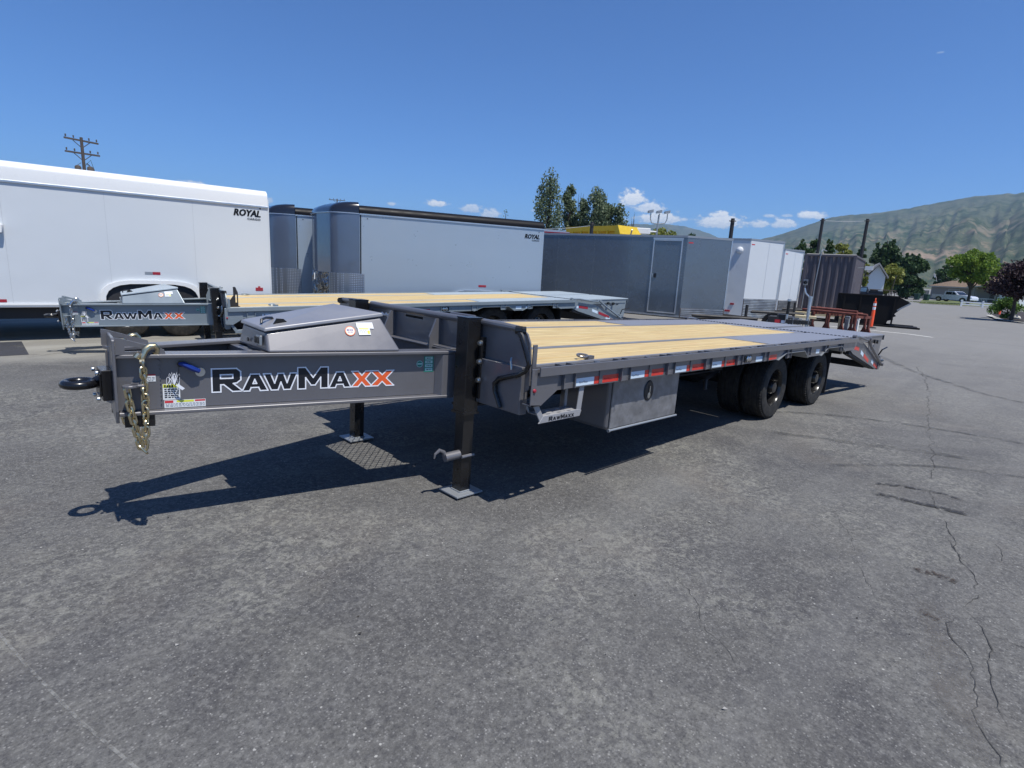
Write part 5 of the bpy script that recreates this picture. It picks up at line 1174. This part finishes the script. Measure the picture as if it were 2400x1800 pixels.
# ---------------------------------------------------------------- trees
def leaves(b, c, r, n, s, R, flat=1.0, bias=.0):
    """leaf clumps through an ellipsoid around c"""
    for _ in range(n):
        d = Vector((R.gauss(0,1), R.gauss(0,1), R.gauss(0,1))).normalized(); k = R.random()**.42
        p = Vector((c[0]+d.x*r[0]*k, c[1]+d.y*r[1]*k, c[2]+d.z*r[2]*k))
        a = Vector((R.gauss(0,1), R.gauss(0,1), R.gauss(0,1)+bias)).normalized(); t = a.orthogonal().normalized()*s*R.uniform(.6,1.4); u = a.cross(t).normalized()*s*R.uniform(.5,1.1)
        b.add([p-t-u*.3, p+t*.1-u, p+t+u*.2, p-t*.1+u], [(0,1,2,3)])
def tree(name, p, trunk_h, r, clumps, n, s, leaf, label, group=None, seed=1, cat='tree', limbs=5, crown_z0=None):
    """clumps: (dx,dy,z,rx,ry,rz) around the foot p"""
    R = random.Random(seed); T = empty(name, (p.x, p.y, gz(p.x, p.y)), 0, label, cat, group)
    b = MB(); top = max(c[2] for c in clumps)
    b.tube([(0,0,-.05),(.02*trunk_h,0,trunk_h*.5),(0,.02*trunk_h,trunk_h),(0,0,top)], [r,r*.8,r*.65,r*.2], 8)
    for c in R.sample(clumps, min(limbs*2, len(clumps))):
        m_ = Vector((c[0]*.35, c[1]*.35, trunk_h+(c[2]-trunk_h)*.45)); b.tube([(0,0,trunk_h*.8), m_, (c[0],c[1],c[2])], [r*.5,r*.3,r*.08], 5)
    b.build('trunk', bark, T, smooth=True)
    b = MB(); tot = sum(c[3]*c[4]*c[5] for c in clumps)
    for c in clumps: leaves(b, c[:3], c[3:], max(12, int(n*c[3]*c[4]*c[5]/tot)), s, R)
    b.build('crown', leaf, T); return T
def blob(R, rad, z0, z1, k, size, prof=None):
    out = []
    for i in range(k):
        t = R.random(); z = z0+(z1-z0)*t; w = rad*(prof(t) if prof else sqrt(max(.05, 1-(2*t-1)**2)))
        a = R.uniform(0, 2*pi); q = w*sqrt(R.random())*.85; s = size*R.uniform(.6,1.25)
        out.append((q*cos(a), q*sin(a), z, s, s, s*.8))
    return out
R = random.Random(21)
# row of poplars behind the yellow hopper
def poplar(px, pyt, dist, rad, seed, label, z0=2.5):
    q = at(px, pyt, dist); h = q.z; RR = random.Random(seed)
    cl = blob(RR, rad, z0, h-.7, 60, rad*.36, lambda t: (1-t)**.30*.9+.14+.12*sin(t*17+seed))
    cl = [(a, b_, c, d, e, f*1.8) for a, b_, c, d, e, f in cl]
    tree('poplar_tree', Vector((q.x,q.y,0)), h*.3, .28, cl, 5200, .12, leaf_poplar, label, 'poplars behind the yellow hopper', seed, limbs=8)
poplar(1293,398,66,2.1,31,'tallest poplar, leftmost of the group behind the yellow hopper')
poplar(1341,425,67,1.25,32,'narrow ragged poplar right beside the tallest one')
poplar(1368,462,66,1.1,33,'short thin poplar in the middle of the group')
poplar(1402,438,65,1.7,34,'broad dark poplar in the middle of the group')
poplar(1428,468,67,1.2,35,'low poplar between the broad dark one and the rightmost one')
poplar(1455,466,66,1.5,36,'rightmost poplar of the group, beside the cumulus cloud')
# bare twigs above the poplars
for px, py, i in ((1398,428,0),(1362,438,1),(1418,448,2),(1484,495,3)):
    q = at(px, py, 66.5); b = MB(); RR = random.Random(i+50)
    for k in range(9): x = RR.uniform(-.9,.9); b.tube([(x*.3,0,0),(x*.6,x*.2,q.z*.7),(x,x*.3,q.z-RR.uniform(0,1.6))], [.06,.03,.008], 4)
    o = b.build('bare_tree', bark); o.location = (q.x, q.y, 0); tag(o, ['leafless stems rising out of the broad dark poplar', 'leafless stems rising left of the broad dark poplar', 'leafless stems rising right of the broad dark poplar', 'faint leafless shrub right of the poplar group'][i], 'tree')
# small pine like top over the silver trailer roof
q = at(1186, 494, 60); cl = [(0,0,q.z-.3,.28,.28,.45),(.0,0,q.z-.9,.15,.15,.3),(-.8,0,q.z-1.6,.45,.4,.35),(.7,0,q.z-1.5,.4,.4,.5),(0,0,q.z-2.0,1.3,1,.5),(.2,0,q.z-3.4,1.8,1.6,1.2)]
tree('spindly_tree', Vector((q.x,q.y,0)), q.z*.5, .12, cl, 900, .10, leaf_poplar, 'spindly tree top just above the black roof of the silver trailer', None, 5)
def mass(px0, px1, pyt, dist, leaf, label, n, s, seed, name='leafy_tree', group=None, top=None, k=26, size=.3, z0=1.5, ragged=0.):
    a = at(px0, pyt, dist); c = at(px1, pyt, dist); m_ = (a+c)/2; rad = (a-c).length/2; RR = random.Random(seed); h = m_.z
    cl = blob(RR, rad, z0, h-rad*size*.7, k, rad*size)
    if ragged:
        for i in range(int(k*.5)):
            x = RR.uniform(-.9,.9)*rad; hh = h*RR.uniform(.86, 1.06)*(1-.12*abs(x/rad)); y = RR.uniform(-.4,.4)*rad
            cl += [(x+j*.09*ragged, y, hh-1.2*rad*.3+j*rad*.12, rad*.09, rad*.09, rad*.13) for j in range(4)]
    return tree(name, Vector((m_.x,m_.y,0)), max(1.2, z0*.9), rad*.07+.08, cl, n, s, leaf, label, group, seed)
mass(1500,1620,527,52,leaf_yellow,'yellow-green tree top behind the floodlight pole',3600,.11,61)
mass(1470,1520,545,54,leaf_poplar,'gray-green tree left of the floodlight pole',1200,.11,62)
mass(1600,1645,545,56,leaf_dark,'dark shrub top at the right end of the yellow-green tree',900,.11,63)
mass(1855,1905,566,62,leaf_dark,'small dark windblown tree left of the pole behind the container',1500,.12,64,ragged=1)
mass(1885,1935,560,66,leaf_dark,'dark windblown tree behind the container roof, left of the rope',1900,.12,65,ragged=1)
mass(1928,1965,563,64,leaf_dark,'dark tree between the two poles behind the container',1500,.12,66,ragged=1)
mass(1945,2012,567,56,leaf_yellow,'yellow-green tree between the two poles behind the container',3000,.11,67)
mass(2012,2040,570,60,leaf_dark,'dark narrow tree at the foot of the right pole',1000,.12,68)
mass(2034,2130,562,128,leaf_dark,'big dark windswept tree, left one of the pair behind the white gable',9500,.27,69,ragged=1,k=60,z0=.6)
mass(2098,2194,592,122,leaf_dark,'big dark tree, right one of the pair, above the bins',9500,.26,70,ragged=.6,k=60,z0=.6)
mass(2040,2078,625,70,leaf_dark,'dark shrub beside the white gable wall',1500,.14,75)
mass(2056,2128,610,58,leaf_yellow,'round yellow-green tree right of the white gable',5200,.12,71,z0=1.2,k=40)
mass(2022,2045,618,52,leaf_yellow,'yellow-green shrub between the container and the white gable',1200,.10,72)
mass(2185,2262,612,165,leaf_dark,'dark tree behind the brown-roofed house',3500,.25,73)
mass(2325,2400,606,165,leaf_dark,'dark tree far behind the porch at the right',3500,.25,74)
# bright green street tree
q0 = at(2290, 578, 104); RR = random.Random(81)
cl = blob(RR, 3.75, 3.2, q0.z-.6, 60, .85, lambda t: (.55+.6*t if t < .6 else .92*(1-((t-.6)/.42)**2)**.5+.1))
tree('green_maple_tree', Vector((at(2292,600,104).x, at(2292,600,104).y, 0)), 2.6, .22, cl, 8000, .17, leaf_bright, 'bright green tree standing in front of the pickup and the brown roof', None, 81, limbs=9)
q0 = at(2402, 612, 40); RR = random.Random(83)
cl = blob(RR, 1.85, 1.45, q0.z-.3, 40, .55)
tree('purple_plum_tree', Vector((q0.x, q0.y, 0)), 1.3, .10, cl, 7000, .07, leaf_purple, 'dark purple-leaved tree at the right edge of the photo', None, 83, limbs=8)
# bush at the far kerb
q0 = at(2368, 698, 43); RR = random.Random(84); cl = blob(RR, .75, .1, 1.15, 22, .30)
tree('green_bush', Vector((q0.x, q0.y, 0)), .3, .03, cl, 3200, .05, leaf_bush, 'bright green feathery bush beside the orange post at the far kerb', None, 84, cat='bush')
# ---------------------------------------------------------------- far side of the street
def strip(name, pts, mat, z, kind='structure'):
    zz = sum(gz(p.x, p.y) for p in pts)/len(pts)+.0; b = MB(); n = len(pts); b.v = [(p.x, p.y, gz(p.x, p.y)+z) for p in pts]; b.f = [list(range(n))]; b.mi = [0]; return tag(b.build(name, mat), kind=kind)
def G(px, py):
    d = at(px, py, 1.0)-CAM; z = 0
    for _ in range(30): k = (z-CAM.z)/d.z; q = CAM+d*k; z = .5*z+.5*gz(q.x, q.y)
    return Vector((q.x, q.y, gz(q.x, q.y)))
g = [G(2155,711.5), G(2260,717), G(2376,722), G(2400,716), G(2400,706), G(2160,704)]
lawn = strip('lawn', [Vector((v.x, v.y)) for v in g], paint('lawn_soil', (.11,.14,.045), .95, 0, 0, .5, dcol=(.24,.22,.08), dscale=.5), .03)
def grass_blades():
    R = random.Random(4); b = MB(); a, c = G(2165,711.5), G(2370,721)
    for i in range(2600):
        t = R.random(); p = a.lerp(c, t)+Vector((cos(YAW-.4), sin(YAW-.4), 0))*R.random()**1.6*10; w = .05; h = R.uniform(.04,.10); an = R.uniform(0, pi); dx, dy = w*cos(an), w*sin(an)
        zg = gz(p.x,p.y)+.03; b.add([(p.x-dx,p.y-dy,zg),(p.x+dx,p.y+dy,zg),(p.x+R.uniform(-.03,.03),p.y+R.uniform(-.03,.03),zg+h)], [(0,1,2)])
    tag(b.build('grass', grass_m), kind='stuff')
grass_blades()
# kerb along the lawn
a, c = G(2150,711), G(2376,723); ribbon('kerb', [(a.x,a.y),(c.x,c.y)], .35, curb_m, .045, 5)
# dark sheet on the right, a strip of shade put into its colour
bd = [G(2322,742), G(2345,750), G(2400,757), G(2402,733), G(2340,731)]
strip('shade_strip', [Vector((v.x, v.y)) for v in bd], paint('shade_tone', (.03,.022,.017), .95, 0, 0, .4), .06)
ribbon('kerb', [(v.x, v.y) for v in (G(2318,741), G(2345,752), G(2402,759))], .3, curb_m, .07, 1)
q = G(2372, 749); b = MB(); RR = random.Random(8)
for i in range(9):
    x, y, r = RR.uniform(-.5,.5), RR.uniform(-.3,.3), RR.uniform(.08,.2)
    b.lathe([(0,-r*.5),(r*.8,-r*.4),(r,0),(r*.6,r*.5),(0,r*.6)], (x,y,r*.5+.05), 'z', 7)
o = b.build('pale_rocks', curb_m); o.location = (q.x, q.y, 0); tag(o, 'heap of pale rocks under the purple tree', 'rocks', kind='stuff')
# house with pickup
hA = at(2178, 700, 140); hB = at(2362, 707, 128); th = atan2(hB.y-hA.y, hB.x-hA.x); L = hypot(hB.x-hA.x, hB.y-hA.y)
T = empty('house', (hA.x, hA.y, gz(hA.x,hA.y)+.02), th, 'low gray house with brown shingle roof behind the white pickup', 'house')
k = 1
b = MB(); b.box(0,0,0,L*.78,9,2.55); b.build('wall', wall_g, T)
b = MB(); hs = L*.66
for (x0, x1, yb, zr) in ((-.4, L*.18, 4.5, 3.75), (L*.18, hs, 4.5, 4.6)):
    b.hexa([(x0,-.5,2.5),(x1,-.5,2.5),(x1,yb,zr-.05),(x0,yb,zr-.05),(x0,-.5,2.62),(x1,-.5,2.62),(x1,yb,zr+.07),(x0,yb,zr+.07)]); b.hexa([(x0,yb,zr-.05),(x1,yb,zr-.05),(x1,9.5,2.5),(x0,9.5,2.5),(x0,yb,zr+.07),(x1,yb,zr+.07),(x1,9.5,2.62),(x0,9.5,2.62)])
rf = b.build('roof', roof_b, T)
n = 12
b = MB()
for i in range(n):
    t = i/n; y = -.5+5*t; z = 2.63+(3.75-2.5)*t*.995; b.box(-.4, y, z, L*.18, y+.03, z+.03)
    z = 2.63+(4.6-2.5)*t*.995; b.box(L*.18, y, z, hs, y+.03, z+.03)
tag(b.build('shingle_course', roof_b, rf), kind='stuff')
b = MB(); b.box(-.45,-.54,2.42,hs,-.5,2.60); b.build('fascia', curb_m, T)
for x0, x1, za, zb in ((L*.25,L*.40,.15,2.15),):
    b = MB(); b.box(x0,-.03,za,x1,0,zb); gd = b.build('garage_door', wall_w, T)
    for i in range(4): b = MB(); b.box(x0+.1,-.05,za+.08+i*.5,x1-.1,-.03,za+.44+i*.5); b.build('panel', wall_g, gd)
# porch wing
b = MB(); b.hexa([(L*.62,-2.2,2.55),(L*1.0,-2.2,3.2),(L*1.0,6,3.2),(L*.62,6,2.55),(L*.62,-2.2,2.75),(L*1.0,-2.2,3.4),(L*1.0,6,3.4),(L*.62,6,2.75)]); b.build('porch_roof', curb_m, T)
b = MB(); b.box(L*.66,1.2,0,L*1.0,6,2.6); b.build('porch_wall', wall_gr, T)
for x in (L*.70, L*.96): b = MB(); b.box(x,-2.0,0,x+.25,-1.75,2.9); b.build('porch_post', wall_g, T)
b = MB(); b.box(L*.70,-1.95,.75,L*.96,-1.88,.85)
b.build('porch_rail', white_r, T)
for i in range(9): 
    x = L*.72+i*.32; b = MB(); b.box(x,-1.94,.1,x+.05,-1.89,.75); b.build('baluster', white_r, T)
for x in (L*.77, L*.86): b = MB(); b.box(x,1.14,.4,x+.8,1.2,2.0); f_ = b.build('window_frame', wall_w, T); b = MB(); b.box(x+.08,1.12,.48,x+.72,1.139,1.92); b.build('pane', glass, f_)
b = MB(); b.box(L*.995,-2.0,0,L*1.12,1.0,2.5); b.build('side_wall', wall_w, T)
# satellite dish on the roof
b = MB(); b.lathe([(0,0),(.25,-.03),(.42,-.10),(.45,-.12)], (0,0,0), 'y', 18); b.tube([(0,-.02,-.1),(0,-.45,-.25)], .015, 5); b.tube([(0,.0,0),(0,.1,-.5),(0,.1,-1.3)], .03, 6)
d = at(2192, 645, 141); o = b.build('satellite_dish', white_r); o.location = (d.x, d.y, d.z); o.rotation_euler = (.3, 0, th-.4); tag(o, 'white satellite dish above the left end of the brown roof', 'satellite dish')
# pickup truck
def pickup():
    a = at(2181, 706, 124); c = at(2272, 711, 119.5); th = atan2(c.y-a.y, c.x-a.x); L = hypot(c.x-a.x, c.y-a.y); s = L/5.5
    T = empty('pickup_truck', (a.x, a.y, gz(a.x,a.y)+.03), th, 'white crew-cab pickup parked on the lawn in front of the house', 'pickup'); T.scale = (s, 1, 1)
    body = [(0,.55),(.02,1.12),(.08,1.16),(1.72,1.14),(1.74,1.18),(1.84,1.72),(1.95,1.79),(3.0,1.80),(3.2,1.76),(3.85,1.25),(4.9,1.14),(5.25,1.02),(5.38,.85),(5.4,.50),(5.1,.42)]
    ar = lambda cx: [(cx+.48*cos(t), .38+.46*sin(t)) for t in [pi*i/10 for i in range(11)]]
    pr = body+ar(4.45)+[(3.9,.40),(1.6,.40)]+ar(1.05)+[(.3,.48)]
    b = MB(); b.prism(pr, 'y', 0, 1.85); bd = b.build('body', car_w, T, bevel=.04, segs=2)
    b = MB(); b.prism([(1.98,1.22),(2.03,1.66),(2.85,1.68),(2.85,1.22)], 'y', -.008, 0); b.prism([(2.92,1.22),(2.92,1.68),(3.12,1.66),(3.62,1.24)], 'y', -.008, 0); b.build('window', glass, T)
    b = MB(); b.hexa([(3.24,.15,1.72),(3.84,.12,1.28),(3.84,1.73,1.28),(3.24,1.7,1.72),(3.26,.15,1.74),(3.87,.12,1.30),(3.87,1.73,1.30),(3.26,1.7,1.74)]); b.build('windscreen', glass, T)
    b = MB(); b.box(.12,.12,1.165,1.6,1.73,1.17); b.build('bed_cover', blackm, T)
    for x in (2.9, 3.75, 1.9): b = MB(); b.box(x,-.004,.5,x+.015,0,1.2); b.build('door_seam', trim_g, bd)
    for x in (2.65, 3.5): b = MB(); b.box(x,-.03,1.06,x+.16,0,1.09); b.build('handle', car_w, bd)
    b = MB(); b.box(3.55,-.2,1.22,3.72,-.02,1.36); b.build('mirror', car_w, T, bevel=.02)
    b = MB(); b.box(-.02,.1,.75,.0,.35,1.08); b.build('tail_light', red_st, T); b = MB(); b.box(5.36,.08,.78,5.41,.4,.95); b.build('headlight', clear_g, T)
    b = MB(); b.box(-.12,.05,.45,.04,1.8,.62); b.build('bumper', chrome, T, bevel=.02)
    for x in (1.05, 4.45):
        for y in (-.02, 1.62):
            b = MB(); b.lathe([(.22,.03),(.24,0),(.36,.0),(.39,.04),(.39,.20),(.36,.24),(.2,.24)], (x,y,.39), 'y', 24, 0); b.lathe([(.23,.03),(.18,.06),(.06,.03),(0,.02)], (x,y,.39), 'y', 16, 1)
            for i in range(5): t = 2*pi*i/5; b.box(x+.04*cos(t),y+.015,.39+.04*sin(t),x+.2*cos(t)+.03,y+.03,.39+.2*sin(t)+.03,1)
            b.build('wheel', [tyre_m, chrome], T, smooth=True)
pickup()
# wheelie bins
for px, py, l in ((2147, 708, 'green wheelie bin left of the gray house'), (2170, 706, 'dark green wheelie bin against the corner of the gray house')):
    q = at(px, py, 118); b = MB(); b.hexa([(-.27,-.3,.05),(.27,-.3,.05),(.27,.3,.05),(-.27,.3,.05),(-.33,-.36,1.0),(.33,-.36,1.0),(.33,.36,1.0),(-.33,.36,1.0)]); 
    T = empty('wheelie_bin', (q.x, q.y, gz(q.x,q.y)+.02), YAW-1.2, l, 'bin', 'green wheelie bins'); b.build('body', trash_g, T, bevel=.03)
    b = MB(); b.hexa([(-.35,-.4,1.0),(.35,-.4,1.0),(.35,.4,1.0),(-.35,.4,1.0),(-.3,-.3,1.09),(.3,-.3,1.09),(.3,.38,1.09),(-.3,.38,1.09)]); b.build('lid', trash_g, T, bevel=.02)
    for x in (-.25, .25): b = MB(); b.cyl((x-.04,.3,.11),(x+.04,.3,.11),.11,n=12); b.build('wheel', blackm, T)
# low white rail fence
fa, fb = G(2252,718), G(2342,724); th = atan2(fb.y-fa.y, fb.x-fa.x); L = hypot(fb.x-fa.x, fb.y-fa.y)
T = empty('rail_fence', (fa.x, fa.y, gz(fa.x,fa.y)), th, 'low white rail fence along the kerb in front of the porch', 'fence')
for t in (0, .56, 1): b = MB(); b.box(L*t-.08,-.08,0,L*t+.08,.08,.62); b.prism([(L*t-.1,.62),(L*t+.1,.62),(L*t,.72)], 'y', -.1, .1); b.build('post', white_r, T)
for z in (.18, .42): b = MB(); b.box(.08,-.03,z,L-.08,.03,z+.13); b.build('rail', white_r, T)
# board fence between the bins and the trees
a = at(2105, 700, 138); c = at(2176, 703, 136); th = atan2(c.y-a.y, c.x-a.x); L = hypot(c.x-a.x, c.y-a.y)
T = empty('board_fence', (a.x, a.y, gz(a.x,a.y)), th, 'gray board fence behind the wheelie bins', 'fence')
b = MB(); b.box(0,0,.05,.34,.03,1.7); b0 = b.build('board', wall_g, T)
for i in range(1, int(L/.37)): o = b0.copy(); COL.objects.link(o); o.parent = T; o.location = (i*.37, 0, random.uniform(-.03,.03))
# white gable behind the container
a = at(2036, 690, 56); c = at(2056, 690, 56); th = YAW-pi/2-.5; T = empty('white_shed', (a.x, a.y, 0), th, 'white gabled wall with gray roof between the container and the yellow-green tree', 'building')
q = at(2052, 620, 56); Lw = 1.9; hz = at(2052, 640, 56).z; pk = at(2045, 621, 56).z
b = MB(); b.prism([(-.2,0),(.95,0),(.95,hz-.25),(.35,pk),(-.2,hz-.15)], 'y', 0, 5); b.build('wall', wall_w, T)
b = MB(); b.prism([(-.45,hz-.25),(.35,pk+.03),(1.15,hz-.40),(1.15,hz-.25),(.35,pk+.2),(-.45,hz-.1)], 'y', -.3, 5.2); b.build('roof', conc, T)
# dark service truck and racks behind the dumpster
a = at(2004, 697, 40); c = at(2068, 697, 40); th = atan2(c.y-a.y, c.x-a.x); L = hypot(c.x-a.x, c.y-a.y); z0, z1, z2, z3 = at(2040,699,40).z, at(2040,686,40).z, at(2020,672,40).z, at(2080,680,40).z
T = empty('service_truck', (a.x, a.y, 0), th, 'dark blue service truck with pipe rack, partly hidden behind the dumpster', 'truck')
b = MB(); b.box(0,0,.45,L,1.9,z1); b.box(-.1,.1,z1,L*.42,1.8,z2); b.build('body', car_d, T, bevel=.04, segs=2)
b = MB(); b.box(.02,.07,z1+.04,L*.38,.099,z2-.05); b.build('window', clear_g, T)
b = MB(); b.box(L*.46,.0,z1,L,1.8,z1+.12); b.box(L*.5,.2,z1+.12,L*.8,1.5,z3-.02); b.build('tool_chest', blackm, T, bevel=.02)
b = MB()
for p0, p1 in (((L*.44,0,z1),(L*.44,0,z3)),((L*.44,0,z3),(L*1.45,0,z3-.02)),((L*1.40,0,.6),(L*1.42,0,z3)),((L*1.2,0,z1-.2),(L*1.2,0,z3)),((L*1.22,.4,.6),(L*1.36,.4,at(2090,645,40).z)),((L*1.2,0,z1+.05),(L*1.42,0,z1+.05)),((L*1.3,0,.6),(L*1.3,0,z3))): b.tube([p0, p1], .022, 6)
b.build('pipe_rack', pole_w, T)
for x in (.5, L-.6): b = MB(); b.lathe([(.0,-.02),(.2,-.02),(.36,.0),(.38,.05),(.38,.25),(.2,.25)], (x,0,.38), 'y', 20); b.build('wheel', tyre_m, T, smooth=True)
# ---------------------------------------------------------------- mountains
def mountain_mat():
    mt, nt, b = nodes('mountain_scrub'); P = nt.nodes.new('ShaderNodeNewGeometry'); pos = P.outputs['Position']
    n1 = tex_noise(nt, .0016, 7, .6, vec=pos, dist=.5); n2 = tex_noise(nt, .012, 6, .65, vec=pos); n3 = tex_noise(nt, .004, 6, .7, vec=pos, stretch=(1,1,2.5))
    c = mix(nt, rng(nt, n2, .42, .56), (.030,.052,.024), (.105,.115,.07)); c = mix(nt, rng(nt, n1, .42, .6, 0, .7), c, (.075,.085,.06))
    sp = nt.nodes.new('ShaderNodeSeparateXYZ'); nt.links.new(pos, sp.inputs[0])
    low = rng(nt, sp.outputs[2], 300, 90, .1, 1)
    rk = math_(nt, 'MULTIPLY', rng(nt, n3, .51, .57), math_(nt, 'MULTIPLY', rng(nt, n2, .44, .56), low), True)
    c = mix(nt, math_(nt, 'MULTIPLY', rk, .6), c, (.36,.25,.19))
    nt.links.new(c, b.inputs['Base Color']); setp(b, rough=1, spec=.0)
    nt.links.new(bump(nt, n2, .8, 18), b.inputs['Normal'])
    return mt
mm = mountain_mat()
def mountain(name, ridge, d0, d1, seed, nx=420, nd=70):
    """ridge: (azimuth deg, elevation deg) skyline points; slopes climb from distance d0 to the crest near d1"""
    az0, az1 = ridge[-1][0], ridge[0][0]; b = MB()
    def rel(a):
        for i in range(len(ridge)-1):
            (a1, e1), (a0, e0) = ridge[i], ridge[i+1]
            if a0 <= a <= a1: t = (a-a0)/(a1-a0+1e-9); return e0+(e1-e0)*t
        return ridge[0][1]
    for i in range(nx+1):
        a = az0+(az1-az0)*i/nx; e = rel(a)
        for j in range(nd+4):
            t = j/nd; d = d0+(d1-d0)*t
            x, y = CAM.x+d*cos(radians(a)), CAM.y+d*sin(radians(a)); H = d1*math.tan(radians(e))
            s = min(1, t); h = H*(s**.85*.6+.4*s**2.2)
            if t > 1: h = H*(1-(t-1)*2)
            w = (1-abs(2*s-1)**3)*.9+.02
            f = noise.fractal(Vector((x*.0011+seed, y*.0011, 0)), 1.0, 2.1, 6)
            rd = 1-2*abs(noise.noise(Vector((a*.55+seed, d*.0006, 2)))); rd2 = 1-2*abs(noise.noise(Vector((a*1.6+seed+t*1.2, d*.0009, 5))))
            rd3 = 1-2*abs(noise.noise(Vector((a*3.4+seed*2+t*2.5, d*.0022, 8))))
            h += w*H*(.12*f+.085*rd*(1-s*.5)+.035*rd2+.012*rd3)-w*H*.07+ (0 if s > .98 else 0) + H*.012*noise.noise(Vector((a*2.2, 3, seed)))
            if j == 0: h = -2
            b.v.append((x, y, max(h, -2)))
    n = nd+4
    for i in range(nx):
        for j in range(n-1): b.f.append([i*n+j, i*n+j+1, (i+1)*n+j+1, (i+1)*n+j]); b.mi.append(0)
    o = b.build(name, mm, smooth=True, angle=80); return tag(o, kind='structure')
main_r = [(30,.3),(26.5,2.2),(24.5,3.15),(22.69,3.66),(21.5,4.0),(20.35,4.45),(19.07,5.0),(17.8,5.5),(16.55,5.75),(14.1,5.95),(12.08,6.3),(10.18,6.7),(8.12,7.08),(6.38,7.2),(5.19,7.25),(2,7.6),(-4,8.2),(-10,7.0),(-20,6.2),(-30,5)]
mountain('mountain_ridge', main_r, 1500, 4200, 3.0)
mountain('near_foothill', [(9.0,.2),(8.0,1.6),(7.3,3.2),(6.5,4.6),(5.2,6.0),(4,6.6),(-2,6.9),(-12,4.5),(-22,.5)], 1200, 2900, 9.0, 160, 36)
mountain('far_hill', [(40.5,.3),(38,2.9),(36,4.2),(34.76,4.62),(33,4.62),(31.54,4.70),(29.8,4.55),(28.35,4.22),(27.3,3.9),(26.37,3.5),(25,2.8),(23,1.5),(21,.3)], 3500, 7000, 5.0, 140, 30)

# ---------------------------------------------------------------- haze
b = MB(); b.box(-8200, -8200, -3, 8200, 8200, 760)
def haze_mat():
    mt = bpy.data.materials.new('haze'); mt.use_nodes = True; nt = mt.node_tree; nt.nodes.clear()
    o = nt.nodes.new('ShaderNodeOutputMaterial'); v = nt.nodes.new('ShaderNodeVolumePrincipled'); v.inputs['Color'].default_value = (.55,.76,1,1); v.inputs['Density'].default_value = HAZE; v.inputs['Anisotropy'].default_value = .2
    nt.links.new(v.outputs[0], o.inputs['Volume']); return mt
HAZE = .0001
tag(b.build('haze', haze_mat()), kind='stuff')
